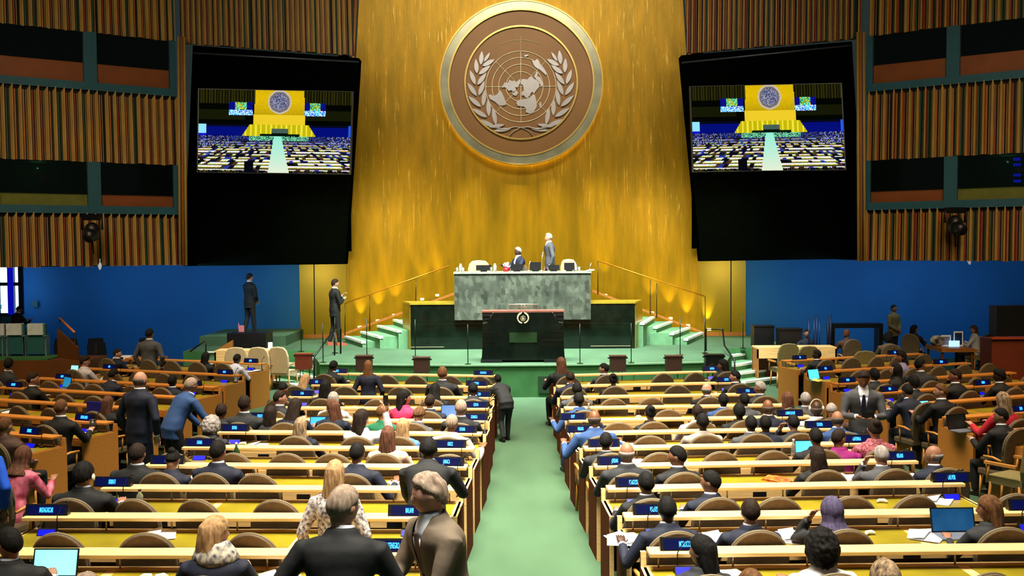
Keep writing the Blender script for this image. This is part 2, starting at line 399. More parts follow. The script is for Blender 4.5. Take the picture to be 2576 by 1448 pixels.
# slatted upper walls
def slat_run(name, A, B, z0, z1, pitch, peak, lean, seed):
    rnd = random.Random(seed); mb = MB()
    A = Vector(A); B = Vector(B); d = (B-A).normalized(); L = (B-A).length
    nrm = Vector((d.y, -d.x)); 
    if nrm.y > 0: nrm = -nrm
    def P(s, out, z):
        q = A+d*s+nrm*(out-lean*(z-3.1)); return (q.x, q.y, z)
    mb.add([P(0, -.06, z0), P(L, -.06, z0), P(L, -.06, z1), P(0, -.06, z1)], [(0, 1, 2, 3)], 4)
    s = .02
    while s < L-.03:
        wd = pitch*(.44+.08*rnd.random())
        if rnd.random() < .05: s += pitch*.25
        c = rnd.choice([0, 1, 2, 0]); h = .07
        k = s+wd*.62
        pk = peak*(1+.2*rnd.random())
        zt = z1-peak; zj = z0+rnd.uniform(-.02, .02)
        # left broad face, right narrow face, lighter edge strips
        mb.add([P(s, 0, zj), P(k, h, zj), P(k, h, zt+pk), P(s, 0, zt)], [(0, 1, 2, 3)], 0)
        mb.add([P(k, h, zj), P(s+wd, 0, zj), P(s+wd, 0, zt), P(k, h, zt+pk)], [(0, 1, 2, 3)], c)
        mb.add([P(k-.012, h+.012, zj), P(k+.014, h+.012, zj), P(k+.014, h+.012, zt+pk), P(k-.012, h+.012, zt+pk)], [(0, 1, 2, 3)], 0)
        mb.add([P(s, 0, zj), P(s+wd, 0, zj), P(k, h, zj)], [(0, 1, 2)], 4)
        g = pitch-wd
        if g > .03:
            e = s+wd
            mb.add([P(e+g*.08, .015, zj), P(e+g*.42, .015, zj), P(e+g*.42, .015, zt), P(e+g*.08, .015, zt)], [(0, 1, 2, 3)], rnd.choice([1, 1, 2, 3]))
            mb.add([P(e+g*.72, -.01, zj), P(e+g*.86, -.01, zj), P(e+g*.86, -.01, zt), P(e+g*.72, -.01, zt)], [(0, 1, 2, 3)], rnd.choice([0, 3, 0]))
        s += pitch
    return struct(mb.build(name, SLAT))
LN = .045
win_n = 0
GLASSD = mat('booth_glass', (10, 16, 16), .08, var=.1, spec=.5, trans=0)
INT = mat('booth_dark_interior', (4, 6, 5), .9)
INTG = mat('booth_green_interior', (20, 60, 26), .9)
SILL = mat('booth_wood_parapet', (116, 56, 6), .6, var=.12, scale=2)
def booth(A, B, u0, u1, z0, z1, sill, inner):
    """window opening between fractions u0..u1 of wall A-B"""
    global win_n; win_n += 1
    A = Vector(A); B = Vector(B); d = (B-A).normalized(); L = (B-A).length; nrm = Vector((d.y, -d.x))
    if nrm.y > 0: nrm = -nrm
    ang = math.atan2(d.y, d.x)
    base = A+d*(L*u0)-nrm*(LN*(z0-3.1)); wd = L*(u1-u0); H = z1-z0
    root = empty('window_%d' % win_n, (base.x, base.y, z0), rz=ang); struct(root)
    fr = MB(); fr.box(0, .16, -.05, .12, 0, H); fr.box(wd-.16, wd, -.05, .12, 0, H); fr.box(0, wd, -.07, .16, -.2, .0); fr.build('window_frame', TEAL, root)
    s = MB(); s.box(.16, wd-.16, .06, .12, 0, sill); s.build('parapet', SILL if inner != 'green' else mat('dim_olive_parapet', (90, 92, 24), .7), root)
    i = MB(); i.box(.02, wd-.02, 1.3, 1.36, 0, H+.2); i.box(.02, wd-.02, .2, 1.3, H, H+.05); i.box(.02, wd-.02, .2, 1.3, -.05, 0)
    i.box(.02, .06, .2, 1.3, 0, H); i.box(wd-.06, wd-.02, .2, 1.3, 0, H); i.build('booth_interior', INTG if inner == 'green' else INT, root)
    g = MB(); g.box(.16, wd-.16, .02, .03, sill, H)
    gm = mat('booth_pane', (60, 80, 80), .05, trans=.95, var=.02, spec=.3); g.build('pane', gm, root)
    if inner == 'green':
        f = MB(); f.box(wd*.55, wd*.75, 1.2, 1.29, H*.55, H*.75); f.build('poster', mat('booth_poster', (110, 60, 50), .7), root)
        l = bpy.data.lights.new('booth_lamp', 'POINT'); l.energy = 4.5; l.color = (.5, 1, .5); lo = bpy.data.objects.new('booth_lamp', l); col.objects.link(lo); lo.parent = root; lo.location = (wd/2, .8, H-.15)
    return root
for sx in (-1, 1):
    O = (sx*14.3, 24.1); A = (sx*9.15, 27.75); C = (sx*4.72, 30.15); A2 = (sx*9.15, 28.15)
    if sx < 0: P0, P1 = O, A
    else: P0, P1 = A, O
    slat_run('wall_slats_low', P0, P1, 3.12, 4.46, .2, .10, LN, 3+sx)
    slat_run('wall_slats_middle', P0, P1, 5.78, 7.62, .2, .10, LN, 6+sx)
    slat_run('wall_slats_top', P0, P1, 9.1, 12.9, .2, 0, LN, 9+sx)
    Q0, Q1 = ((A2, C) if sx < 0 else (C, A2))
    slat_run('wall_slats_upper', Q0, Q1, 9.14, 12.9, .145, 0, LN, 12+sx)
    # booths; fractions measured from the screen-side end
    U = [(.0, .345), (.345, .72), (.72, 1.0)]
    for (z0_, z1_, sl, kinds) in ((7.82, 9.1, .5, ('d', 'd', 'd')), (4.66, 5.78, .3, ('d', 'green', 'd'))):
        for (u0, u1), kd in zip(U, kinds):
            if sx < 0: u0, u1 = 1-u1, 1-u0
            booth(P0, P1, u0, u1, z0_, z1_, sl, kd)
    # vertical trim beside the screen housing
    t = MB(); 
    for k, mi in ((0, 0), (.09, 1), (.16, 0)):
        t.tube([(A[0]-sx*(k+.0), A[1]-.12+LN*(z-3.1)*.8, z) for z in (3.1, 9.2)], .04, 5, mi)
    struct(t.build('trim_4', [SLAT[0], SLAT[2]]))
    # backing wall above the blue wall so the overhang is solid
    t = MB(); e0 = Vector(P0); e1 = Vector(P1)
    t.add([(e0.x, e0.y+.1, 3.12), (e1.x, e1.y+.1, 3.12), (e1.x, 32, 3.12), (e0.x, 32, 3.12)], [(0, 1, 2, 3)])
    struct(t.build('ceiling_soffit', INT))

# small lit things in booths
q = atY(31, 125, 27.0)
b = MB(); b.box(-.1, .1, 0, .02, -.15, .15); tag(b.build('lit_notice', mat('lit_white_sheet', (255, 255, 240), emit=1.5), loc=(q.x, q.y, q.z)), 'small bright white notice behind top left booth glass', 'notice')
for k, yy in enumerate((400, 414, 440, 455, 478)):
    q = atY(2559, yy, 26.2)
    b = MB(); b.box(-.09, .09, 0, .03, -.035, .035); tag(b.build('indicator_lamp', mat('blue_indicator', (30, 40, 255), emit=3), loc=q), 'blue indicator lamp in right booth, %s from the top' % ORD[k+1], 'lamp', 'blue indicator lamps')

# bright window far left and strip at right
def side_window(x0, x1, y, label_n):
    global win_n; win_n += 1
    root = empty('window_%d' % win_n, ((x0+x1)/2, y, 1.9)); struct(root)
    wd = x1-x0
    f = MB()
    for a in (-wd/2, 0.28*wd, wd/2): f.box(a-.06, a+.06, -.05, .05, -.3, 1.4)
    for z in (-.3, .62, 1.4): f.box(-wd/2, wd/2, -.05, .05, z-.05, z+.05)
    f.build('window_frame', mat('window_frame_dark', (18, 26, 40), .5), root)
    g = MB(); g.box(-wd/2, wd/2, .06, .08, -.3, 1.4); g.build('pane', mat('daylit_pane', (205, 235, 255), emit=2.6, emit_rgb=(190, 230, 255), rgb2=(240, 250, 255), scale=1.2), root)
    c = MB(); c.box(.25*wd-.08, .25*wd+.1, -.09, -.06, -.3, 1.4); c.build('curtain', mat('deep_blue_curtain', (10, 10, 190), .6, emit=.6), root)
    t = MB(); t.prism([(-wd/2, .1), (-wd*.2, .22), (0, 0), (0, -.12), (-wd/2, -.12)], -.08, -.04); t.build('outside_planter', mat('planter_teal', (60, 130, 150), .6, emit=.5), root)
    return root
side_window(-16.2, -15.05, 31.0, 1)
side_window(14.95, 16.2, 29.0, 2)

# ---------------------------------------------------------------- screen housings and screens
def screen_pixels(w, h):
    rnd = random.Random(5); cols = []
    def nz(x, y): return rnd.random()
    def base(u, v, deep=0):
        c = (14, 16, 6)
        if v < .17: c = (46, 44, 10) if int(u*110) % 2 else (14, 16, 4)
        elif .17 < v < .46: c = (3, 5, 2) if (v < .24 or v > .36 or .3 < u < .36) else (22, 24, 6)
        gl = .365-.04*max(0, (v-.1)); gr = .685+.03*v
        if v < .47 and gl < u < gr:
            k = .75+.25*math.sin(v*6+1)+.1*rnd.random(); c = (215*k, 178*k, 10)
            if .3 < v < .44: c = (240, 205, 40)
        if .42 < v < .56:
            e = (v-.42)/.14*.05
            if .33-e < u < .72+e: c = (200, 185, 10) if int(u*90) % 3 else (240, 230, 60)
            elif u < .05: c = (150, 230, 255) if v < .53 else (20, 20, 200)
            elif u > .985: c = (40, 90, 230)
            else: c = (4, 14, 120) if v > .445 else (6, 8, 30)
        dx = (u-.525)*1.85; dy = v-.14; rr = math.hypot(dx, dy)
        if rr < .145: c = (200, 190, 170) if rr > .125 else ((120, 110, 110) if rr > .1 else ((70, 76, 120) if rnd.random() < .5 else (150, 150, 170)))
        for (a, bb) in ((.195, .35), (.69, .83)):
            if a < u < bb and .15 < v < .31:
                uu = (u-a)/(bb-a); vv = (v-.15)/.16
                c = (10, 16, 130)
                if abs(uu-.5) < .25 and vv < .6: c = rnd.choice([(230, 220, 40), (60, 230, 200), (60, 130, 60)])
                if vv > .55: c = rnd.choice([(120, 240, 255), (40, 90, 240), (230, 250, 255)])
        if .46 < v < .6 and abs(u-.53) < .055: c = (70, 96, 86) if v < .52 else (6, 20, 10)
        if .53 < v < .6 and abs(u-.53) < .13 and c[1] > 30: c = (10, 30, 16)
        if v >= .56:
            row = (v-.56)/.44
            ri = row**.72*15; rk = int(ri); fr = ri-rk
            cw = .010+.022*row
            h1 = random.Random(rk*977+int((u-.52)/cw)*31+7); pr = h1.random(); pc = h1.choice([(10, 12, 22), (16, 20, 60), (24, 22, 26), (70, 50, 40), (8, 8, 12), (40, 60, 160)])
            desk = fr < .38
            if desk: c = (250, 250, 250) if row > .3 else (150, 160, 210)
            elif fr < .6: c = (200, 190, 60) if row > .25 else (60, 70, 120)
            else: c = (70, 66, 40)
            if .50-.5*row*.9 > u or u > .55+.5*row*.9: pass
            if pr < .48-.12*row and (fr > .25 or pr < .25): c = pc
            c = tuple(x*(.8+.4*rnd.random()) for x in c)
            if row < .12: c = rnd.choice([(90, 190, 140), (20, 30, 60), (130, 220, 170)]) if .33 < u < .72 else rnd.choice([(10, 14, 40), (30, 40, 160), (80, 90, 130), (8, 8, 12)])
            if row < .3 and abs(u-.52) > .32 and rnd.random() < .5: c = rnd.choice([(30, 30, 120), (8, 10, 16), (150, 170, 230), (90, 70, 40)])
            a0 = .49-.035*row; a1 = .54+.055*row
            if a0 < u < a1: c = (150+80*row, 240, 215)
            if .30 < u < .36 and row > .68: c = (6, 8, 14)
            if row > .93 and rnd.random() < .6 and not a0 < u < a1: c = (6, 8, 20)
        return c
    for j in range(h):
        for i in range(w): cols.append(base((i+.5)/w, (j+.5)/h))
    return cols
SW, SH = 200, 108
PIX = screen_pixels(SW, SH)
def screen_mat():
    m = bpy.data.materials.new('video_screen_picture'); m.use_nodes = True; nt = m.node_tree
    at = nt.nodes.new('ShaderNodeAttribute'); at.attribute_name = 'picture'
    b = nt.nodes['Principled BSDF']; b.inputs['Base Color'].default_value = (0, 0, 0, 1); b.inputs['Roughness'].default_value = 1; b.inputs['Specular IOR Level'].default_value = 0
    nt.links.new(at.outputs['Color'], b.inputs['Emission Color']); b.inputs['Emission Strength'].default_value = 1.0
    return m
SCRM = screen_mat()
def make_screen(c, side):
    """c = four corners TL, TR, BR, BL in world"""
    TL, TR, BR, BL = [Vector(p) for p in c]; cen = (TL+BR)/2
    vs = []
    for j in range(SH+1):
        for i in range(SW+1):
            u = i/SW; v = j/SH; vs.append(((TL.lerp(TR, u)).lerp(BL.lerp(BR, u), v))-cen)
    fs = [(j*(SW+1)+i, j*(SW+1)+i+1, (j+1)*(SW+1)+i+1, (j+1)*(SW+1)+i) for j in range(SH) for i in range(SW)]
    me = bpy.data.meshes.new('picture'); me.from_pydata(vs, [], fs); me.materials.append(SCRM)
    ca = me.color_attributes.new('picture', 'FLOAT_COLOR', 'CORNER'); buf = []
    for p in range(len(fs)):
        cc = lin(PIX[p]); buf += [cc[0], cc[1], cc[2], 1]*4
    ca.data.foreach_set('color', buf)
    root = empty('video_screen', cen, 'large lit video screen showing the hall, %s of the gold wall' % side, 'screen')
    o = link('picture', me, root, (0, -.01, 0))
    k = MB(); g = [Vector(v) for v in (vs[0], vs[SW], vs[-1], vs[(SW+1)*SH])]
    g = [v*1.015 for v in g]
    k.hexa([g[3]+Vector((0, .15, 0)), g[2]+Vector((0, .15, 0)), g[2], g[3]], [g[0]+Vector((0, .15, 0)), g[1]+Vector((0, .15, 0)), g[1], g[0]])
    k.build('screen_case', BLACK, root)
    return root
def housing(tl, tr, br, bl, Ytop_l, Ytop_r, Yb_l, Yb_r, side, notch):
    TL = atY(*tl, Ytop_l); TR = atY(*tr, Ytop_r); BR = atY(*br, Yb_r); BL = atY(*bl, Yb_l)
    cen = (TL+TR+BR+BL)/4; o = Vector((0, .5, 0))
    mb = MB(); mb.hexa([BL-cen+o, BR-cen+o, BR-cen, BL-cen], [TL-cen+o, TR-cen+o, TR-cen, TL-cen])
    r = empty('screen_housing', cen, 'tall black screen housing, %s of the gold wall' % side, 'screen housing')
    hm = mat('housing_black_cloth', (2, 3, 2), 1.0, spec=0)
    mb.build('housing_panel', hm, r)
    k = MB(); a = TL-cen; c2 = TR-cen
    k.tube([a+Vector((0, -.05, -.22)), c2+Vector((0, -.05, -.12))], .028, 6); k.build('truss_bar', mat('dull_grey_bar', (70, 74, 84), .4, metal=.6), r)
    k = MB(); nb = atY(*notch, 30.6)-cen; k.box(nb.x-.16, nb.x+.1, nb.y-.1, nb.y+.3, nb.z, nb.z+5.8); k.build('side_panel', hm, r)
housing((485, 114), (903, 146), (868, 664), (462, 669), 28.6, 29.6, 28.4, 29.6, 'left', (872, 632))
housing((1714, 139), (2143, 104), (2176, 650), (1763, 657), 29.6, 28.6, 29.6, 28.4, 'right', (1758, 625))
make_screen([atY(501, 224, 28.3), atY(885, 231, 28.9), atY(879, 437, 28.9), atY(498, 432, 28.3)], 'left')
make_screen([atY(1738, 218, 28.9), atY(2115, 210, 28.3), atY(2126, 426, 28.3), atY(1745, 431, 28.9)], 'right')
# ---------------------------------------------------------------- podium: dark desk, marble desk, lectern, stair, rails
def frustum(mb, fl, fr, y0, y1, bl, br, z0, z1, m=0):
    mb.hexa([(fl, y0, z0), (fr, y0, z0), (br, y1, z0), (bl, y1, z0)], [(fl, y0, z1), (fr, y0, z1), (br, y1, z1), (bl, y1, z1)], m)
OX = .02
a = atY(1033, 800, 28.0).x; c = atY(1597, 800, 28.0).x
r = empty('clerk_desk', (0, 28, PZ), 'long low dark green marble desk in front of the president\'s desk', 'desk')
b = MB(); frustum(b, a, c, 0, 1.0, a-.30, c+.30, 0, 1.22); b.build('desk_body', DARKGREEN, r)
b = MB(); frustum(b, a-.02, c+.02, -.02, 1.05, a-.33, c+.33, 1.22, 1.27); b.build('desk_top', mat('desk_top_gold_lit', (150, 130, 40), .25, metal=.3), r)  # gold light falling on the dark desk top is put into its colour
b = MB(); b.box(a-.0, a+.9, -.015, 0, .06, .08); b.box(c-1.2, c-.1, -.015, 0, .06, .08); b.build('foot_strip', CHROME, r)
for sx, xx in ((-1, a), (1, c)):
    b = MB(); b.hexa([(xx, .02, 0), (xx+sx*.02, .02, 0), (xx+sx*.33, 1.02, 0), (xx+sx*.3, 1.02, 0)], [(xx, .02, 1.22), (xx+sx*.02, .02, 1.22), (xx+sx*.33, 1.02, 1.22), (xx+sx*.3, 1.02, 1.22)])
    b.build('side_cheek', mat('side_panel_gold_lit', (150, 124, 20), .3, metal=.5), r)  # gold-lit side faces: the light is painted into the cheek colour
a = atY(1143, 740, 27.85).x; c = atY(1486, 740, 27.85).x
zt = atY(1310, 683, 27.85).z; zb = atY(1310, 804, 27.85).z
r = empty('president_desk', (0, 27.85, zb), 'high grey green marble desk standing at the centre of the podium', 'desk')
b = MB(); b.box(a, c, 0, .12, 0, zt-zb-.05); b.build('marble_front', MARBLE, r)
b = MB(); b.box(a-.02, c+.02, -.03, .95, zt-zb-.05, zt-zb); b.build('desk_top', mat('pale_stone_top', (120, 122, 114), .3), r)
b = MB(); b.box(a, a+.08, .12, .9, 0, zt-zb-.05); b.box(c-.08, c, .12, .9, 0, zt-zb-.05); b.build('side_panel', MARBLE, r)
DZ = zt
PF = DZ-.76   # floor level behind the president's desk
b = MB(); b.box(a+.02, c-.02, 29.02, 31.2, PZ, PF); struct(b.build('floor_podium', [CARPET]))
b = MB(); b.box(a+.02, c-.02, 29.0, 29.02, PZ+1.3, PF); struct(b.build('trim_5', WOODR))
# lectern on the platform edge
r = empty('speaker_lectern', (atY(1316, 850, 24.75).x, 24.75, PZ), 'wide black speaker lectern with small round emblem, before the marble desk', 'lectern')
LB = mat('lectern_black_stone', (4, 10, 7), .25, var=.4, scale=3, coat=.2)
b = MB(); b.prism([(-1.0, .06), (1.0, .06), (.98, .38), (.97, .93), (.86, .95), (.70, 1.20), (-.70, 1.20), (-.86, .95), (-.97, .93), (-.98, .38)], 0, .5); b.build('lectern_body', LB, r)
b = MB(); b.box(-1.02, -.5, -.05, .55, 0, .07); b.box(.5, 1.02, -.05, .55, 0, .07); b.build('plinth', BLACK, r)
b = MB(); b.box(-1.0, 1.0, .1, .62, 1.20, 1.235); b.build('lectern_top', mat('lectern_top_red', (120, 70, 60), .35), r)
for s in (-1, 1):
    b = MB(); b.box(s*.98, s*.74, .12, .5, .97, 1.20)
    b.build('side_wing', mat('wing_reflection_brown', (78, 70, 54), .3), r)  # brown tone stands in for light reflected on the lectern wings
    b = MB(); b.box(s*.98, s*.74, .08, .12, 1.02, 1.06); b.box(s*.98, s*.78, .08, .12, 1.11, 1.15); b.build('wing_dark_bar', BLACK, r)  # black bars split the painted reflection into stripes
b = MB(); b.box(-.33, .33, -.015, 0, .48, .72); b.build('front_plaque', mat('plaque_dark_green', (24, 44, 20), .4), r)
b = MB(); b.tube([(-.37, .3, 1.23), (-.37, .3, 1.38), (.37, .3, 1.38), (.37, .3, 1.23)], .012, 6); b.tube([(-.3, .32, 1.32), (.3, .32, 1.32)], .01, 6)
b.tube([(-.05, .3, 1.23), (-.03, .25, 1.38)], .009, 6); b.tube([(.06, .3, 1.23), (.04, .25, 1.38)], .009, 6); b.build('microphone_frame', CHROME, r)
e = MB(); disc_ring(e, .055, .062, -.02, 0, (0, 0, 1.06)); disc_ring(e, .03, .036, -.02, 0, (0, 0, 1.06)); disc_ring(e, .001, .02, -.02, 0, (0.0, 0, 1.055), n=12)
for s in (-1, 1):
    for k in range(8):
        t = R(-80+k*19); cx = s*math.cos(t)*.115; cz = math.sin(t)*.115+1.07
        leaf(e, (cx, cz), (-s*math.sin(t)*.9+s*.3, math.cos(t)), .07, .03)
for k in range(4): 
    t = math.pi*k/4; e.tube([(-.07*math.cos(t), -.01, 1.06-.07*math.sin(t)), (.07*math.cos(t), -.01, 1.06+.07*math.sin(t))], .004, 4)
eo = e.build('front_emblem', mat('emblem_cream', (196, 180, 150), .4), r)

# stairs beside the podium, following the gold wall
for sx in (-1, 1):
    root = empty('podium_stair', (0, 0, PZ), 'green podium stair with white nosings along the gold wall, %s side' % ('left' if sx < 0 else 'right'), 'stairs')
    pts = [(868, 845, 912, 859), (908, 833, 955, 847), (950, 818, 1000, 833), (990, 803, 1026, 820)] if sx < 0 else [(1768, 835, 1728, 852), (1734, 823, 1692, 838), (1690, 808, 1651, 822), (1645, 796, 1618, 812)]
    for k, (x1, y1, x2, y2) in enumerate(pts):
        z = PZ+.165*(k+1); p = atZ(x1, y1, z); q = atZ(x2, y2, z)
        p = Vector((p.x, min(p.y, 31.6), 0)); q = Vector((q.x, min(max(q.y, 28.3), 30.2), 0))
        d = Vector((-sx*1.0, .25, 0))*(.62 if k < 3 else .8)
        t = MB(); h = .165*(k+1)
        t.hexa([(p.x, p.y, 0), (q.x, q.y, 0), (q.x+d.x, q.y+d.y, 0), (p.x+d.x, p.y+d.y, 0)], [(p.x, p.y, h), (q.x, q.y, h), (q.x+d.x, q.y+d.y, h), (p.x+d.x, p.y+d.y, h)])
        t.build('tread', mat('green_step_carpet'), root)
        e2 = Vector((-sx*.09, .02, 0))
        t = MB(); t.hexa([(p.x-e2.x*.3, p.y, h-.05), (q.x-e2.x*.3, q.y-.02, h-.05), (q.x+e2.x, q.y, h-.05), (p.x+e2.x, p.y, h-.05)], [(p.x-e2.x*.3, p.y, h+.01), (q.x-e2.x*.3, q.y-.02, h+.01), (q.x+e2.x, q.y, h+.01), (p.x+e2.x, p.y, h+.01)])
        t.build('nosing', NOSE, root)
    # wall stringer, rail and rail lamps
    P = [atY(x, y, 31.2) for x, y in (((862, 838), (1143, 735)) if sx < 0 else ((1768, 833), (1490, 728)))]
    t = MB(); t.hexa([P[0]+Vector((0, 0, -.07)), P[1]+Vector((0, 0, -.07)), P[1]+Vector((0, .2, -.07)), P[0]+Vector((0, .2, -.07))], [P[0], P[1], P[1]+Vector((0, .2, 0)), P[0]+Vector((0, .2, 0))])
    t.v = [(x, y, z-PZ) for x, y, z in t.v]; t.build('stringer', WOODD, root)
    hr = empty('wall_handrail', (0, 0, 0), 'gilt handrail on posts climbing the gold wall, %s side' % ('left' if sx < 0 else 'right'), 'handrail')
    A = atY(*((868, 762) if sx < 0 else (1774, 745)), 31.0); B = atY(*((1130, 668) if sx < 0 else (1504, 655)), 31.0)
    t = MB(); t.tube([A, A.lerp(B, .5), B], .025, 6); t.build('rail', mat('gilt_rail', (196, 130, 30), .3, metal=.6), hr)
    for px, py0, py1 in (((930, 742, 832), (1046, 698, 770), (868, 762, 850)) if sx < 0 else ((1774, 745, 845), (1636, 703, 790), (1652, 712, 800), (1504, 655, 740))):
        t = MB(); t.tube([atY(px, py0, 31.0), atY(px, py1, 31.0)], .016, 6); t.build('rail_post', mat('rail_post_bronze', (70, 56, 20), .4, metal=.6), hr)
    for px, py in (((905, 822), (950, 806), (991, 792), (1062, 752), (1100, 742)) if sx < 0 else ((1523, 742), (1641, 786), (1687, 800), (1731, 818), (1784, 828))):
        q = atY(px, py, 31.42)
        t = MB(); t.box(-.05, .05, -.05, .05, -.03, .03)
        tag(t.build('wall_uplight', mat('uplight_glow', (255, 230, 120), emit=6), loc=q), 'small uplight glowing at the foot of the gold wall', 'lamp', 'uplights along the podium stairs')
        spot('uplight_beam', q+Vector((0, .12, .05)), q+Vector((0, .34, 1.0)), 230, (1, .8, .25), 42, 1, .02)

# slim posts on the platform edge (glass line posts)
POSTM = BLACKM
for k, (px, py) in enumerate([(758, 884), (813, 912), (843, 888), (923, 893), (1045, 897), (1175, 922), (1463, 922), (1593, 918), (1711, 893), (1773, 888), (1869, 876)]):
    q = atZ(px, py, PZ); q.y = min(q.y, 31.5)
    if q.y < front(q.x)+.06: q.y = front(q.x)+.08
    top = q.z+.85
    o = MB(); o.tube([(0, 0, 0), (0, 0, .95)], .012, 6); o.box(-.07, .07, -.07, .07, 0, .015)
    tag(o.build('slim_post', POSTM, loc=(q.x, q.y, PZ)), 'slim black post standing on the platform, %s from the left' % ORD[k+1], 'post', 'posts on the platform')
# black stair rails by the platform steps
for sx in (-1, 1):
    pl = [(790, 965), (790, 897), (838, 832), (857, 826), (857, 900)] if sx < 0 else [(1848, 955), (1848, 906), (1822, 868), (1818, 828), (1776, 828), (1776, 900)]
    Ys = [25.4, 25.4, 26.6, 27.0, 27.0] if sx < 0 else [25.2, 25.2, 26.4, 27.2, 27.2, 27.2]
    pts = [atY(x, y, Y) for (x, y), Y in zip(pl, Ys)]
    pts[0].z = .02; pts[-1].z = PZ
    o = MB(); o.tube(pts, .022, 7)
    if sx < 0: o.tube([atY(841, 835, 26.6), Vector((atY(841, 835, 26.6).x, 26.6, PZ))], .02, 6)
    tag(o.build('step_handrail', BLACKM), 'black metal handrail beside the platform steps, %s' % ('left' if sx < 0 else 'right'), 'handrail')

# brown screens on stands before the platform
for k, (px, py, w2, cc) in enumerate([(764, 888, .36, 'd'), (916, 893, .36, ''), (1061, 897, .36, ''), (1554, 893, .36, ''), (1694, 893, .36, ''), (1796, 890, .42, 'b')]):
    q = atY(px, py, 23.6); h = q.z; w = w2/2
    r = empty('prompter_stand', (q.x, 23.6, 0), 'boxy %s screen on thin legs in front of platform, %s from the left' % ('black' if cc else 'dark brown', ORD[k+1]) if k else 'reddish brown screen on thin legs beside the left steps', 'stand', 'boxy screens on stands')
    b = MB(); b.box(-w, w, -.12, .12, h-.36, h-.02); b.box(-w-.012, w+.012, -.13, .13, h-.03, h); b.build('screen_box', BLACK if cc == 'b' else mat('prompter_brown' if not cc else 'prompter_red_brown', (58, 34, 24) if not cc else (112, 46, 26), .6), r)
    for s in (-1, 1):
        t = MB(); t.tube([(s*w, 0, h-.06), (s*(w+.05), 0, h-.06)], .018, 8); t.build('knob', BLACKM, r)
    for lx, ly in ((-w*.8, .1), (w*.8, .1), (0, -.1)):
        t = MB(); t.tube([(lx*.7, ly, h-.36), (lx, ly*1.6, 0)], .01, 5); t.build('leg', BLACKM, r)

# ---------------------------------------------------------------- things on the president's desk
def on_pd(px, dy=.35): 
    p = atY(px, 683, 27.85+dy); return Vector((p.x, 27.85+dy, DZ))
def screen_monitor(px, w, h, k, dy=.3):
    r = empty('desk_monitor', on_pd(px, dy), 'black flat monitor on the marble desk, %s from the left' % ORD[k], 'monitor', 'monitors on the marble desk')
    b = MB(); b.box(-w/2, w/2, -.02, .02, .03, h); b.build('screen_panel', BLACK, r)
    b = MB(); b.box(-.09, .09, -.06, .06, 0, .03); b.build('base', BLACKM, r)
for k, (px, w, h) in enumerate([(1217, .42, .18), (1300, .32, .2), (1347, .30, .25), (1393, .30, .17), (1432, .28, .23)]): screen_monitor(px, w, h, k+1)
GL = mat('clear_glass', (220, 225, 220), .05, var=.02, trans=.85, spec=.5)
for k, px in enumerate((1150, 1158, 1165, 1236, 1244, 1449, 1457)):
    b = MB(); b.tube([(0, 0, 0), (0, 0, .02), (0, 0, .12)], [.028, .03, .036], 10)
    tag(b.build('water_glass', GL, loc=on_pd(px, .25)), 'small clear water glass on the marble desk, %s from the left' % ORD[k+1], 'glass', 'water glasses on the marble desk')
for k, px in enumerate((1159, 1245, 1447)):
    b = MB(); b.tube([(0, 0, 0), (0, 0, .16), (0, 0, .19), (0, 0, .22)], [.05, .05, .03, .035], 10)
    tag(b.build('water_carafe', GL, loc=on_pd(px, .4)), 'clear glass water carafe on the marble desk, %s from the left' % ORD[k+1], 'carafe', 'carafes on the marble desk')
r = empty('flower_pot', on_pd(1273, .3), 'small red and white flower arrangement on the marble desk', 'flowers')
b = MB(); b.tube([(0, 0, 0), (0, 0, .1)], [.07, .09], 10); b.build('pot', mat('red_pot', (190, 10, 30), .5), r)
b = MB()
for k in range(9): b.ell((.05*math.cos(k*2.4), .05*math.sin(k*2.4), .13+.012*k), (.035, .035, .03), 8, 6)
b.build('petals', mat('white_petals', (240, 225, 230), .7), r)
for k, (px, hh) in enumerate(((1330, .26), (1362, .5), (1483, .2))):
    b = MB(); b.tube([(0, 0, 0), (0, 0, .03)], .05, 10); b.tube([(0, 0, .03), (.01, 0, hh*.6), (.04, 0, hh)], .008, 6); b.ell((.04, 0, hh), (.014, .014, .025), 8, 6)
    tag(b.build('desk_microphone', CHROME, loc=on_pd(px, .2)), 'thin pale gooseneck microphone on the marble desk, %s from the left' % ORD[k+1], 'microphone', 'microphones on the marble desk')
b = MB(); b.ell((0, 0, .02), (.1, .06, .02), 10, 5); b.box(-.03, .12, -.02, .02, .02, .05)
tag(b.build('white_cloth', WHITE, loc=on_pd(1484, .1)), 'small crumpled white cloth on right corner of the marble desk', 'cloth')

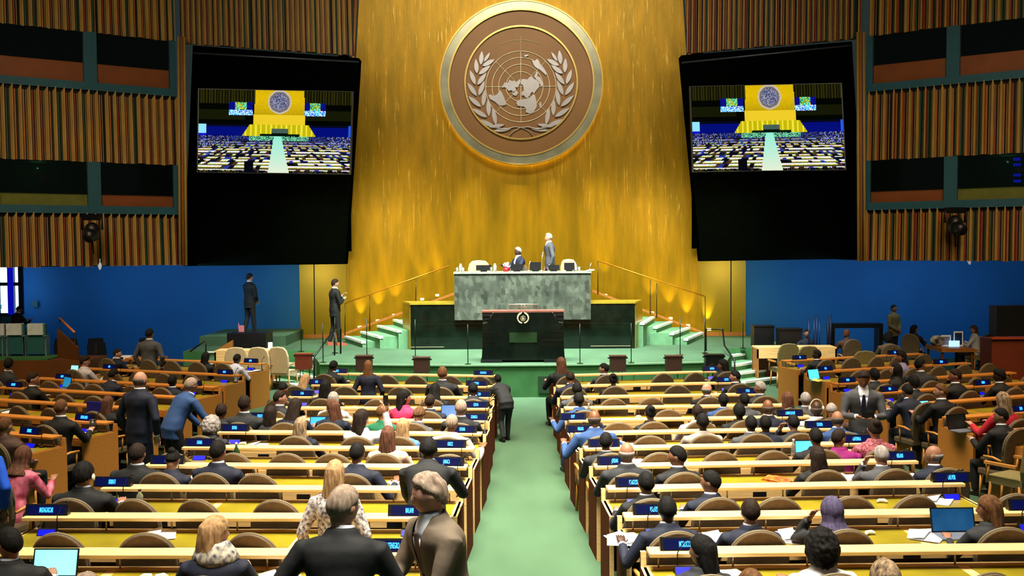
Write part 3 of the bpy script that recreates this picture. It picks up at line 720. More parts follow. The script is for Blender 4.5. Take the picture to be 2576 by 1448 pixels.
def arm_chair(loc, rz, label, group=None, m=BEIGE, top=1.15, w=.56):
    r = empty('tall_chair', loc, label, 'chair', group, rz)
    t = MB(); hw = w/2
    poly = [(-hw*.8, .42), (hw*.8, .42), (hw, .6), (hw, top-.24), (hw*.86, top-.10), (hw*.6, top-.02), (0, top), (-hw*.6, top-.02), (-hw*.86, top-.10), (-hw, top-.24), (-hw, .6)]
    M = Matrix.Translation((0, -.24, 0)) @ Matrix.Shear('XZ', 4, (0, 0)) 
    t.prism(poly, -.27, -.20, M=None); t.v = [(x, y-.12*(z-.42), z) for x, y, z in t.v]; o = t.build('backrest', m, r)
    bv = o.modifiers.new('soft', 'BEVEL'); bv.width = .02; bv.segments = 2
    t = MB(); t.box(-hw*.9, hw*.9, -.24, .26, .38, .48); t.build('seat', m, r)
    wd = mat('chair_arm_oak', (190, 128, 58), .45)
    for s in (-1, 1):
        t = MB(); t.box(s*hw, s*(hw+.05), -.2, .24, .64, .675); t.tube([(s*(hw+.02), .18, .66), (s*(hw+.01), .22, .4)], .018, 6); t.build('armrest', wd, r)
        for y in (-.2, .2):
            t = MB(); t.tube([(s*hw*.85, y, .4), (s*hw*.95, y*1.1, 0)], [.022, .015], 6); t.build('leg', wd, r)
    return r
arm_chair((on_pd(1205, 1.2).x, 29.35, PF), 0, 'pale beige chair behind left end of the marble desk', m=mat('pale_tan_leather', (226, 178, 120), .5), top=1.06, w=.62)
arm_chair((on_pd(1434, 1.2).x, 29.35, PF), R(-8), 'pale beige chair behind right end of the marble desk', m=mat('pale_tan_leather'), top=1.08, w=.46)
arm_chair((on_pd(1305, 1.2).x, 29.35, PF), 0, 'chair under the white-haired man at the marble desk', m=CHBACK, top=.95)

# ---------------------------------------------------------------- delegate desks
ZR = [8.2, 9.4, 10.6, 11.8, 13.0, 14.2, 15.4, 16.6, 17.8, 19.2, 20.8]
ZROW = {i: z for i, z in enumerate(ZR)}; ZROW[-1] = 7.0
AH = {0: .86, 1: .79, 2: .74, 3: .70, 4: .66, 5: .61, 6: .59, 7: .58, 8: .57, 9: .56, 10: .54, -1: .92}
OUT = {-1: 4.7, 0: 4.7, 1: 4.72, 2: 4.5, 3: 4.5, 4: 4.45, 5: 4.35, 6: 4.3, 7: 4.2, 8: 4.15, 9: 4.05, 10: 3.95}
ANG = {-1: 1, 0: 1, 1: 1.5, 2: 2.5, 3: 3.3, 4: 3.5, 5: 4, 6: 3.5, 7: 3, 8: 4, 9: 6.5, 10: 9}
DESK = {}
def desk_parts(root, L, s, wd=None, rnd=random):
    """s = +1: row runs to +x from its aisle end; -1: to -x"""
    wd = wd or WOOD
    def bx(mb, x0, x1, *a): mb.box(s*x0, s*x1, *a)
    t = MB(); bx(t, .03, L, -.10, .10, .92, .955); o = t.build('upper_shelf', wd, root); bv = o.modifiers.new('edge', 'BEVEL'); bv.width = .006; bv.segments = 2
    n = max(2, round(L/.62)); 
    for k in range(n+1):
        t = MB(); t.tube([(s*(.12+(L-.24)*k/n), .03, .80), (s*(.12+(L-.24)*k/n), .03, .92)], .008, 6); t.build('shelf_post', CHROME, root)
    t = MB(); bx(t, 0, L, -.55, .10, .765, .80); t.build('worktop', wd, root)
    q = max(1, round(L/1.26)); 
    for k in range(q):
        t = MB(); bx(t, .05+L*k/q, L*(k+1)/q-.04, -.50, -.02, .800, .804); t.build('leather_inlay', LEATH, root)
    t = MB(); bx(t, .02, L-.02, -.555, -.53, .685, .765); t.build('front_rail', wd, root)
    for k in range(n):
        xk = .12+(L-.24)*(k+.82)/n
        if rnd.random() < .75:
            t = MB(); bx(t, xk-.075, xk+.075, -.566, -.555, .69, .745); t.build('delegate_console', BLACK, root)
    t = MB(); bx(t, .02, L-.02, .05, .075, .06, .765); t.build('modesty_panel', WOODR, root)
    for x0 in (-.02, L-.02):
        t = MB(); t.prism([(-.57, 0), (.12, 0), (.12, .80), (.11, .92), (.07, .92), (.05, .80), (-.57, .80)], s*x0, s*(x0+.045), axis='x', m=1 if (wd is WOOD) else 0, m2=0); t.build('end_panel', [wd, mat('panel_shaded_red_brown', (84, 40, 18), .85, spec=.05, var=.2, scale=4, stretch=(6, 6, .6))], root)  # shade on the aisle face painted as darker wood, edges stay light
def desk_row(key, x, y, z, ang, L, s, label, wd=None):
    root = empty('delegate_desk', (x, y, z), label, 'desk', 'long delegate desks', rz=ang)
    desk_parts(root, L, s, wd, random.Random(hash(key) % 1000 if 0 else sum(map(ord, str(key)))))
    DESK[key] = (Vector((x, y, z)), ang, L, s)
    return root
def front_ord(r): return ORD[11-r]
for r in range(-1, 11):
    for s in (-1, 1):
        Y = ZROW[r]; L = (OUT[r]-AH[r])/math.cos(R(ANG[r]))
        desk_row((r, s), s*AH[r], Y, fz(Y), s*R(ANG[r]), L, s, 'long light oak delegate desk, %s row from the platform, %s of the centre aisle' % (front_ord(r) if r >= 0 else 'twelfth', 'left' if s < 0 else 'right'))
SIDE = [(23.2, 5.82, 3.9), (21.1, 5.81, 4.2), (19.3, 5.78, 4.4), (18.0, 5.85, 4.3), (16.7, 6.1, 3.6), (15.4, 6.25, 3.0), (14.1, 6.46, 2.6)]
SANG = 21
for i, (Y, X, L) in enumerate(SIDE):
    for s in (-1, 1):
        if i == 3: X = 5.95
        desk_row(('side', i, s), s*X, Y, fz(Y), s*R(SANG), L, s, 'oak delegate desk, %s row of the angled %s side block' % (ORD[i+1], 'left' if s < 0 else 'right'), mat('side_oak', (180, 116, 48), .45, var=.15, scale=3, stretch=(1, 14, 14)))
def desk_pt(key, px, dy=-.3):
    """point on a desk's worktop below picture column px, dy from the shelf line"""
    o, ang, L, s = DESK[key]
    d = Vector((math.cos(ang)*s, math.sin(ang)*s)); nrm = Vector((-math.sin(ang), math.cos(ang)))
    best = None
    for k in range(201):
        t = L*k/200; p = Vector((o.x, o.y, o.z))+Vector((d.x*t+nrm.x*dy, d.y*t+nrm.y*dy, .8))
        e = abs(proj(p)[0]-px)
        if best is None or e < best[0]: best = (e, p, t)
    return best[1], ang, best[2]

# ---------------------------------------------------------------- chairs
def chair_proto():
    r = empty('delegate_chair', (0, 0, 0), None, 'chair')
    t = MB(); W = .25; pts = []
    for k in range(17):
        a = math.pi*k/16; pts.append((W*math.cos(a)*(1 if 1 else 0), .80+.26*math.sin(a)**.9))
    poly = [(-.19, .40), (.19, .40), (.235, .55), (.25, .72)]+pts+[(-.25, .72), (-.235, .55)]
    t.prism(poly, -.035, .03, M=None); t.v = [(x, y-.10*(z-.4)+.10*x*x*4*.5, z) for x, y, z in t.v]
    o = t.build('backrest', CHBACK, r); bv = o.modifiers.new('soft', 'BEVEL'); bv.width = .012; bv.segments = 2
    t = MB(); t.tube([(x, -.10*(z-.4)+.2*x*x-.0, z) for x, z in [(-.25, .72)]+[(-x, z) for x, z in pts]+[(.25, .72)]], .012, 6)
    t.build('backrest_piping', CHRIM, r)
    t = MB(); t.box(-.24, .24, -.03, .44, .37, .46); o = t.build('seat', CHBACK, r); bv = o.modifiers.new('soft', 'BEVEL'); bv.width = .02; bv.segments = 2
    for s in (-1, 1):
        t = MB(); t.tube([(s*.255, .0, .62), (s*.265, .14, .65), (s*.265, .3, .645)], [.016, .02, .017], 6); t.tube([(s*.26, .26, .64), (s*.25, .26, .42)], .012, 6); t.build('armrest', mat('chair_arm_oak'), r)
        for y in (.02, .40):
            t = MB(); t.tube([(s*.21, y, .38), (s*.23, y, 0)], [.018, .014], 6); t.build('leg', mat('chair_arm_oak'), r)
    return r
CH0 = chair_proto(); used = [False]
KIDS[CH0.name] = list(CH0.children)
def place_chair(x, y, z, rz, label, group='round-backed chairs at the desks'):
    if not used[0]: c = CH0; used[0] = True
    else: c = copy_tree(CH0)
    c.location = (x, y, z); c.rotation_euler = (0, 0, rz); tag(c, label, 'chair', group)
    return c
# ---------------------------------------------------------------- people
HAIRC = {'black': ((7, 6, 6), (18, 16, 15)), 'dark': ((20, 13, 10), (42, 29, 21)), 'brown': ((66, 42, 24), (110, 74, 44)), 'auburn': ((56, 34, 24), (104, 66, 48)), 'blond': ((112, 84, 56), (186, 148, 106)), 'streak': ((48, 36, 28), (176, 148, 116)), 'grey': ((112, 106, 104), (160, 152, 148)), 'white': ((112, 108, 104), (150, 146, 140)), 'greybrown': ((104, 84, 70), (158, 138, 122)), 'purple': ((54, 48, 72), (84, 76, 108)), 'bald': ((70, 60, 54), (100, 90, 84))}
def hair_mat(k):
    c = HAIRC[k]; return mat('hair_'+k, c[0], .78, spec=.18, rgb2=c[1], scale=16, stretch=(3, 3, .35), bump=.5, detail=5)
SKIN = {'light': (178, 130, 110), 'tan': (142, 98, 74), 'brown': (112, 70, 46), 'dark': (62, 40, 30)}
def skin_mat(k): return mat('skin_'+k, SKIN[k], .5, var=.06, scale=10, spec=.3)
CL = {'black': (9, 10, 14), 'navy': (11, 18, 40), 'blue': (34, 64, 112), 'grey': (66, 66, 72), 'dgrey': (30, 32, 37), 'tan': (92, 78, 64), 'beige': (190, 164, 146), 'white': (214, 210, 214), 'magenta': (128, 10, 96), 'red': (170, 20, 40), 'plaid': (150, 30, 44), 'green': (16, 96, 66), 'lightblue': (70, 112, 190), 'brown': (70, 48, 38), 'shirtgrey': (150, 138, 130), 'pink': (190, 80, 110), 'brightblue': (20, 80, 200), 'pattern': (150, 140, 140), 'lav': (120, 116, 150), 'palegrey': (176, 172, 186), 'olive': (96, 78, 40), 'pinktop': (226, 40, 90)}
def cloth_mat(k):
    if k == 'plaid': return mat('cloth_plaid', (96, 8, 18), .8, rgb2=(178, 104, 116), scale=40, detail=1)
    if k == 'pattern': return mat('cloth_pattern', (60, 56, 70), .8, rgb2=(206, 196, 190), scale=34, detail=1)
    if k == 'pink': return mat('cloth_pink', (150, 40, 70), .7, rgb2=(214, 120, 140), scale=12, detail=2)
    return mat('cloth_'+k, CL[k], .8, var=.12, scale=9, bump=.15)
SHIRT = mat('white_shirt', (226, 226, 236), .7, var=.03)
EYE = mat('eye_dark', (20, 14, 12), .2); LIP = mat('lip_tone', (140, 70, 62), .5)

def rot(ax, a): return Matrix.Rotation(a, 3, ax)
def remeshed(mb, voxel, name, mats, smooth=2):
    me = bpy.data.meshes.new('tmp'); me.from_pydata(mb.v, [], mb.f)
    bm = bmesh.new(); bm.from_mesh(me); bmesh.ops.recalc_face_normals(bm, faces=bm.faces); bm.to_mesh(me); bm.free()
    o = bpy.data.objects.new('tmp', me); col.objects.link(o)
    md = o.modifiers.new('r', 'REMESH'); md.mode = 'VOXEL'; md.voxel_size = voxel
    sm = o.modifiers.new('s', 'SMOOTH'); sm.iterations = smooth; sm.factor = .5
    dg = bpy.context.evaluated_depsgraph_get(); dg.update()
    nm = bpy.data.meshes.new_from_object(o.evaluated_get(dg)); nm.name = name
    bpy.data.objects.remove(o); bpy.data.meshes.remove(me)
    nm.materials.clear()
    for mt in mats: nm.materials.append(mt)
    nm.polygons.foreach_set('use_smooth', [True]*len(nm.polygons)); nm.polygons.foreach_set('material_index', [0]*len(nm.polygons))
    return nm
def append_mb(me, mb, mi_off=0):
    bm = bmesh.new(); bm.from_mesh(me)
    vs = [bm.verts.new(p) for p in mb.v]
    for f, k in zip(mb.f, mb.m):
        try: fc = bm.faces.new([vs[i] for i in f]); fc.material_index = k; fc.smooth = True
        except ValueError: pass
    bm.to_mesh(me); bm.free()

def head_fn(d, p):
    x, y, z = p
    if d.z < -.05:
        k = min(1, (-d.z-.05)/.95); x *= 1-.26*k
        if y < 0: y = y*(1-.35*k)
        else: y = y*(1+.10*k)
    if d.y > .75 and abs(d.x) < .5: y *= .97
    return Vector((x, y, z))
def make_pose(name, seated, lean=5, twist=0, hyaw=0, hpitch=0, hroll=0, hl=None, hr=None, knee=None, fem=False, curl=.9, step=.1, bend_neck=.5):
    """returns dict of meshes and the head matrix; figure faces +Y, stands on z=0"""
    hz = .53 if seated else .90
    ln = R(lean); H = Vector((0, 0, hz))
    if not seated and lean > 20: H = Vector((0, -.10*math.sin(ln), hz))
    def tor(s):
        # bend progressively from hips
        k = min(1, s/.35)
        a = ln*(.6+.4*k) if s > 0 else ln*.6
        return a
    def P(x, y, s):
        a = tor(max(0, s)); tw = R(twist)*max(0, min(1, s/.5))
        base = H+Vector((0, math.sin(a)*s, math.cos(a)*s)) if s > 0 else H+Vector((0, 0, s))
        vx = rot('Z', tw) @ Vector((x, y, 0))
        vx = rot('X', -a if s > 0 else -a*.5) @ vx
        return base+vx
    shw = .205 if not fem else .172
    prof = [(-.09, .150, .105), (0, .165, .118), (.10, .155, .112), (.20, .142 if not fem else .122, .105), (.30, .158 if not fem else .135, .112), (.40, .190 if not fem else .160, .124), (.46, .202 if not fem else .170, .116), (.505, .180 if not fem else .150, .094), (.535, .128, .080), (.565, .078, .068)]
    def torso(mb, inf, s0=-1, s1=1, yo=0):
        rings = []
        for s, rx, ry in prof:
            if s < s0 or s > s1: continue
            ring = []
            for k in range(20):
                a = 2*math.pi*k/20; cx, sy = math.cos(a), math.sin(a)
                e = .85
                ring.append(P((abs(cx)**e)*math.copysign(1, cx)*(rx+inf), (abs(sy)**e)*math.copysign(1, sy)*(ry+inf)+yo, s))
            rings.append(ring)
        mb.loft(rings)
    nb = P(0, -.005, .55); a = tor(.5)*bend_neck
    ndir = Vector((0, math.sin(a), math.cos(a)))
    hc = nb+ndir*.052+(rot('X', -R(hpitch)*.5) @ Vector((0, .02, .092)))
    HM = Matrix.Translation(hc) @ (rot('Z', R(hyaw+twist)) @ rot('X', -R(hpitch)) @ rot('Y', R(hroll))).to_4x4()
    # arms
    arms = []
    for s, tgt in ((-1, hl), (1, hr)):
        S = P(s*shw, 0, .462)
        if tgt is None: tgt = (s*.25, .06, hz-.05) if not seated else (s*.19, .42, .85)
        T = Vector(tgt); l1, l2 = .29, .27; D = T-S; dist = min(D.length, l1+l2-.005); D.normalize(); T = S+D*dist
        pole = Vector((s*(.6 if T.z < S.z else .25), -.25 if T.z < S.z else .15, -1)); pole = (pole-D*pole.dot(D)).normalized()
        aa = (l1*l1-l2*l2+dist*dist)/(2*dist); hh = math.sqrt(max(1e-6, l1*l1-aa*aa)); E = S+D*aa+pole*hh
        arms.append((s, S, E, T))
    # legs
    legs = []
    for s in (-1, 1):
        hp = P(s*.09, 0, -.02)
        if seated: kn = Vector((s*.13, .44, .50)); an = Vector((s*.13, .40, .09))
        else: kn = Vector((s*.10, .02+s*step*.3, .48)); an = Vector((s*.10, -.02+s*step, .09))
        legs.append((s, hp, kn, an))
    def arm(mb, inf, end=1.0):
        for s, S, E, T in arms:
            T2 = E.lerp(T, end); Si = P(s*(shw-.05), 0, .46)
            mb.tube([Si, S, S.lerp(E, .5), E, E.lerp(T2, .5), T2], [.05+inf, .055+inf, .048+inf, .041+inf, .036+inf, .027+inf], 10)
    def leg(mb, inf, end=1.0):
        for s, hp, kn, an in legs:
            an2 = kn.lerp(an, end)
            mb.tube([hp+Vector((0, 0, .03)), hp.lerp(kn, .5), kn, kn.lerp(an2, .45), an2], [.085+inf, .074+inf, .056+inf, .053+inf, .038+inf], 12)
    body = MB(); torso(body, -.012); arm(body, -.006); leg(body, -.004)
    body.tube([P(0, 0, .50), nb, hc+(HM.to_3x3() @ Vector((0, -.036, -.05)))], [.066, .051, .046], 12)
    body.ell((0, 0, 0), (.076, .097, .118), 22, 16, M=HM, fn=head_fn)
    body.ell((0, .094, -.018), (.014, .02, .03), 8, 6, M=HM)
    for s in (-1, 1):
        body.ell((s*.078, -.005, -.005), (.010, .022, .033), 8, 6, M=HM)
        an = legs[0 if s < 0 else 1][3]; body.tube([an, an+Vector((0, .02, -.03)), an+Vector((0, .12, -.055))], [.036, .036, .022], 8)
    me = remeshed(body, .0125, 'body', [skin_mat('light'), EYE, LIP], 2)
    ex = MB()
    for s in (-1, 1):
        ex.ell((s*.029, .082, .006), (.009, .008, .0045), 8, 6, m=1, M=HM)
        ex.tube([HM @ Vector((s*.014, .094, .028)), HM @ Vector((s*.032, .092, .033)), HM @ Vector((s*.05, .078, .027))], .0019, 5, m=1)
    ex.tube([HM @ Vector((-.022, .088, -.058)), HM @ Vector((0, .094, -.058)), HM @ Vector((.022, .088, -.058))], .0035, 6, m=2)
    for s, S, E, T in arms: hand(ex, T, (T-E).normalized(), s, curl)
    append_mb(me, ex)
    out = {'body': me, 'HM': HM, 'hz': hz, 'arms': arms}
    jk = MB(); torso(jk, .020, -.2 if not seated else -.1, .55); arm(jk, .014, .93)
    if not seated:  # jacket skirt
        rings = []
        for s, rx, ry in ((-.16, .185, .14), (-.08, .18, .135), (.0, .172, .13)):
            rings.append([P(rx*math.cos(2*math.pi*k/20), ry*math.sin(2*math.pi*k/20), s) for k in range(20)])
        jk.loft(rings)
    # collar
    cr = []
    for s, rx, ry in ((.49, .15, .095), (.53, .118, .094), (.565, .094, .086), (.585, .084, .080)):
        cr.append([P(rx*math.cos(2*math.pi*k/20), ry*math.sin(2*math.pi*k/20)-.004, s) for k in range(20)])
    jk.loft(cr)
    closed = remeshed(jk, .015, 'top', [cloth_mat('black')], 3)
    # wrinkles
    for v in closed.vertices:
        nn = mnoise.noise(v.co*9+Vector((lean, hyaw, 0))); v.co += v.normal*(.006*nn)
    out['closed'] = closed
    opened = closed.copy(); bm = bmesh.new(); bm.from_mesh(opened)
    kill = []
    for f in bm.faces:
        c = f.calc_center_median(); q = c-H; a2 = tor(.4); s = q.y*math.sin(a2)+q.z*math.cos(a2); yy = q.y*math.cos(a2)-q.z*math.sin(a2)
        if yy > .03 and .20 < s < .60 and abs(q.x-twist*0) < .010+.052*(s-.20)/.32: kill.append(f)
    bmesh.ops.delete(bm, geom=list(set(kill)), context='FACES')
    for _ in range(12):
        mv = {}
        for v in bm.verts:
            if v.is_boundary:
                nb_ = [e.other_vert(v) for e in v.link_edges if e.is_boundary]
                if len(nb_) == 2: mv[v] = (nb_[0].co+nb_[1].co)*.25+v.co*.5
        for v, c_ in mv.items(): v.co = c_
    bm.to_mesh(opened); bm.free()
    out['open'] = opened
    sh = MB(); torso(sh, .004, .1, .47); sh.loft([[P(rx*math.cos(2*math.pi*k/20), ry*math.sin(2*math.pi*k/20)+.004, s) for k in range(20)] for s, rx, ry in ((.44, .17, .116), (.50, .14, .102), (.545, .098, .084), (.58, .068, .070), (.60, .064, .067))])
    for s, S, E, T in arms: sh.tube([E.lerp(T, .85), E.lerp(T, .97)], .036, 10)
    sm = sh.mesh('shirt', [SHIRT]); sm.polygons.foreach_set('use_smooth', [True]*len(sm.polygons)); out['shirt'] = sm
    ti = MB(); ti.loft([[P(x, .118+.0*s+yo, s) for x, yo in ((-wd, .0), (wd, .0), (wd, .012), (-wd, .012))] for s, wd in ((.24, .012), (.27, .035), (.42, .026), (.50, .016))], smooth=False)
    out['tie'] = ti.mesh('tie', [cloth_mat('navy')])
    tr = MB(); leg(tr, .014, .98); torso(tr, .008, -.2, .12)
    out['trousers'] = remeshed(tr, .018, 'trousers', [cloth_mat('black')], 2)
    for s, hp, kn, an in legs:
        t = MB(); x, y, z = an; t.loft([[(x+sx*w2, y+yy, zz) for sx, zz in ((-1, 0), (1, 0), (.8, h), (-.8, h))] for yy, w2, h in ((-.07, .03, .07), (-.02, .042, .09), (.07, .045, .07), (.16, .042, .05), (.20, .025, .03))], smooth=False)
        out['shoe%d' % s] = t.mesh('shoe', [BLACK])
    return out
def hand(mb, T, d, s, curl=.9):
    up = Vector((0, 0, 1)); side = d.cross(up)
    if side.length < .2: side = Vector((1, 0, 0))
    side.normalize(); nrm = side.cross(d).normalized()
    if nrm.z < 0: nrm = -nrm
    rings = []
    for t, w2, h in ((-.01, .024, .02), (.02, .034, .016), (.06, .041, .013), (.09, .040, .011)):
        c = T+d*t; rings.append([c+side*w2*math.cos(2*math.pi*k/8)+nrm*h*math.sin(2*math.pi*k/8) for k in range(8)])
    mb.loft(rings)
    for i, (o, L) in enumerate(((-.031, .062), (-.011, .072), (.010, .068), (.030, .052))):
        p = T+d*.085+side*(o*(-s)); a = 0; pts = [p]; dd = d.copy()
        for j, f in enumerate((.45, .3, .25)):
            a = curl*.45*(j+.6); dd = (d*math.cos(a)-nrm*math.sin(a)); p = p+dd*(L*f); pts.append(p)
        mb.tube(pts, [.009, .0085, .008, .006], 6)
    p = T+d*.02+side*(.03*s*-1 if 0 else -.03*s); q = p+(d*.5-side*s*.6-nrm*.3).normalized()*.04; mb.tube([p, q, q+(d*.9-nrm*.2).normalized()*.03], [.011, .010, .007], 6)

def hair_mesh(style, key):
    mb = MB(); r3 = (.079, .101, .121)
    rnd = random.Random(key)
    def shell(thick, zf, zs, zb, nz=.006, fr=9, rr=r3, wide=1):
        def fn(d, p):
            # hairline height by azimuth: front / side / back
            az = d.y
            line = zs+(zf-zs)*max(0, az)**1.0 if az > 0 else zs+(zb-zs)*(-az)
            q = Vector((d.x*rr[0], d.y*rr[1], d.z*rr[2])); q = head_fn(d, q) if style in ('short', 'bald', 'cap') else q
            if d.z > line:
                n = mnoise.noise(Vector((d.x*fr, d.y*fr, d.z*fr*.6+key)))
                e = min(1, (d.z-line)/.18)
                k = 1+thick*(.35+.65*e)+nz/.1*n*.5
                return Vector((q.x*k*wide, q.y*k, q.z*k))
            return q*.80
        mb.ell((0, 0, 0), rr, 36, 26, fn=fn)
    if style == 'short': shell(.09, .62, .05, -.62)
    elif style == 'thick': shell(.17, .5, -.05, -.65, .012, 7)
    elif style == 'wavy':
        shell(.16, .80, .05, -.85, .022, 5)
    elif style == 'bald':
        def fn(d, p):
            q = head_fn(d, Vector((d.x*r3[0], d.y*r3[1], d.z*r3[2])))
            return q*1.045 if (-.6 < d.z < .28 and d.y < .35) else q*.85
        mb.ell((0, 0, 0), r3, 30, 22, fn=fn)
    elif style == 'curly': shell(.45, .4, -.6, -1.1, .05, 8, wide=1.12)
    elif style == 'bun': shell(.08, .6, .0, -.5); mb.ell((0, -.085, .085), (.045, .04, .045), 12, 9)
    elif style == 'cap': shell(.12, .3, .2, .1, .0)
    elif style in ('hijab', 'wrap'):
        def fn(d, p):
            q = Vector((d.x*.092, d.y*.112-.008, d.z*.132))
            if d.y > .55 and -.75 < d.z < .55 and abs(d.x) < .62: return q*.78
            return q*(1+.03*mnoise.noise(d*5+Vector((key, 0, 0))))
        mb.ell((0, 0, 0), r3, 32, 24, fn=fn)
        if style == 'hijab':
            rings = []
            for z, cy, rx, ry in ((-.04, -.02, .088, .09), (-.10, -.02, .088, .092), (-.15, -.02, .115, .11), (-.20, -.03, .155, .13), (-.235, -.04, .165, .13)):
                rings.append([(rx*math.cos(2*math.pi*k/28)*(1+.05*math.sin(k*2.3)), cy+ry*math.sin(2*math.pi*k/28)*(1+.05*math.cos(k*1.7)), z) for k in range(28)])
            mb.loft(rings)
        else: mb.ell((0, -.05, .12), (.07, .08, .06), 14, 9)
    elif style in ('long', 'bob', 'verylong', 'braids'):
        shell(.13, .55, -.25, -.9, .008, 10)
        L = {'bob': .20, 'long': .36, 'verylong': .46, 'braids': .33}[style]
        rings = []
        ns = 40; prof_ = [(.075, .070, -.018, .088), (.03, .084, -.024, .092), (-.02, .090, -.034, .088), (-.07, .095, -.046, .078), (-.13, .100, -.066, .062), (-.19, .108, -.080, .050), (-.26, .106, -.092, .042), (-.34, .096, -.100, .036), (-.42, .08, -.104, .03), (-.48, .06, -.106, .022)]
        for i, (z, rx, cy, ry) in enumerate(prof_):
            if z < -L: break
            ring = []
            for k in range(ns):
                a = 2*math.pi*k/ns
                w2 = 1+(.07 if style != 'braids' else .14)*mnoise.noise(Vector((math.cos(a)*5, math.sin(a)*5, z*3+key)))
                ring.append((rx*math.cos(a)*w2, cy+ry*math.sin(a)*w2, z))
            rings.append(ring)
        mb.loft(rings)
    if style == 'bald': me = mb.mesh('hair', [hair_mat('black')]); me.polygons.foreach_set('use_smooth', [True]*len(me.polygons)); return me
    me = remeshed(mb, .0085, 'hair', [hair_mat('black')], 4)
    if style not in ('hijab', 'wrap', 'cap'):
        cf = 30 if style != 'curly' else 14
        for v in me.vertices:
            a = math.atan2(v.co.x, v.co.y); v.co += v.normal*(.006 if style != 'short' else .003)*mnoise.noise(Vector((a*cf/6, v.co.z*(9 if style != 'curly' else 40), key+a*2)))
    return me
_HM = {}
def get_hair(style, k):
    kk = (style, k % 3)
    if kk not in _HM: _HM[kk] = hair_mesh(style, k % 3)
    return _HM[kk]
SEAT_POSES = {
 'up': dict(lean=4), 'lean': dict(lean=20, hpitch=16, hl=(-.17, .50, .85), hr=(.17, .50, .85)),
 'left': dict(lean=6, hyaw=48, twist=8), 'right': dict(lean=6, hyaw=-48, twist=-8),
 'earR': dict(lean=8, hr=(.15, .20, 1.12), hpitch=8, twist=0), 'earL': dict(lean=8, hl=(-.15, .20, 1.12), hpitch=8),
 'back': dict(lean=-8, hl=(-.1, .30, .70), hr=(.1, .30, .70)), 'head': dict(lean=12, hpitch=34, hl=(-.15, .45, .85), hr=(.15, .45, .85)),
 'photo': dict(lean=4, hr=(.22, .28, 1.30), hl=(-.1, .4, .9), hyaw=-28), 'wide': dict(lean=12, hl=(-.36, .34, .86), hr=(.36, .34, .86), hpitch=6)}
STAND_POSES = {
 'stand': dict(lean=2), 'clasp': dict(lean=0, hl=(-.06, .24, 1.28), hr=(.07, .22, 1.20)), 'front': dict(lean=0, hl=(-.05, .2, .92), hr=(.06, .21, .94)),
 'camera': dict(lean=6, hpitch=22, hl=(-.10, .36, 1.12), hr=(.10, .36, 1.12)), 'talk': dict(lean=12, hyaw=-30, hpitch=12, hr=(.22, .40, 1.12), hl=(-.21, .10, .92)),
 'bow': dict(lean=52, hpitch=10, hl=(-.2, .62, .78), hr=(.2, .62, .78), bend_neck=.8), 'halfbow': dict(lean=30, hpitch=10, hr=(.3, .55, .98), hl=(-.15, .5, .85), bend_neck=.8),
 'handheld': dict(lean=11, hpitch=8, hyaw=-16, hl=(-.06, .42, 1.06), hr=(.08, .42, 1.02), hroll=4)}
POSES = {}
def pose(k, fem):
    kk = (k, fem)
    if kk not in POSES: POSES[kk] = make_pose(k, k in SEAT_POSES, fem=fem, **(SEAT_POSES.get(k) or STAND_POSES[k]))
    return POSES[kk]
def link_mat(o, m, slot=0):
    o.material_slots[slot].link = 'OBJECT'; o.material_slots[slot].material = m
PCOUNT = [0]
def person(x, y, z, pz, style, hc, kind, cc, skin, yaw, label, sc=1.0, fem=None, tie=None, trous=None, width=1.0, shoes=None):
    PCOUNT[0] += 1; k = PCOUNT[0]
    if fem is None: fem = style in ('long', 'bob', 'verylong', 'braids', 'bun', 'hijab')
    P = pose(pz, fem)
    r = empty('person', (x, y, z), label, 'person', None, R(yaw)); r.scale = (sc*width, sc*(width*.5+.5), sc)
    o = link('body', P['body'], r); link_mat(o, skin_mat(skin))
    if kind == 'suit':
        o = link('jacket', P['open'], r); link_mat(o, cloth_mat(cc)); link('shirt', P['shirt'], r)
        if tie: o = link('tie', P['tie'], r); link_mat(o, cloth_mat(tie))
    else:
        o = link('top', P['closed'], r); link_mat(o, cloth_mat(cc))
    o = link('trousers', P['trousers'], r); link_mat(o, cloth_mat(trous or (cc if kind == 'suit' else 'black')))
    for s in (-1, 1):
        o = link('shoe', P['shoe%d' % s], r)
        if shoes: link_mat(o, mat('tan_shoe', (150, 70, 50), .5))
    if style != 'none':
        o = link('headscarf' if style in ('hijab', 'wrap') else ('cap' if style == 'cap' else 'hair'), get_hair(style, k), r); link_mat(o, hair_mat(hc)); o.matrix_local = P['HM']
    r['_hm'] = 0; del r['_hm']
    r_h = P['HM'].translation
    return r, P
def top_z(pz, fem, sc=1.0): return (pose(pz, fem)['HM'].translation.z+.135)*sc
SEATS = []   # occupied seat positions (x, y)
def seat_xy(key, px, dy):
    p, ang, t = desk_pt(key, px, dy); return p.x, p.y, ang
def seated(px, py, r, pz, style, hc, kind, cc, skin, yaw, desc, w=1.0, dy=-.82, dz=0):
    s = -1 if px < 1299 else 1
    x, y, ang = seat_xy((r, s), px, dy)
    fem = style in ('long', 'bob', 'verylong', 'braids', 'bun', 'hijab')
    tz = top_z(pz, fem)
    hm = pose(pz, fem)['HM'].translation
    hx, hy = hm.x, hm.y
    want = atY(px, py, y+hy).z-fz(y)
    sc = max(.93, min(1.09, want/tz))
    xx = atY(px, py, y+hy*sc).x; xx = s*max(abs(xx), AH[r]+.16)
    row = front_ord(r) if r >= 0 else 'nearest'
    lab = '%s, %s row, %s of aisle' % (desc, row, 'left' if s < 0 else 'right')
    person(xx, y, fz(y), pz, style, hc, kind, cc, skin, yaw+math.degrees(ang), lab, sc, fem, width=w*1.04)
    SEATS.append((xx, y, r, s, yaw))
    return xx, y
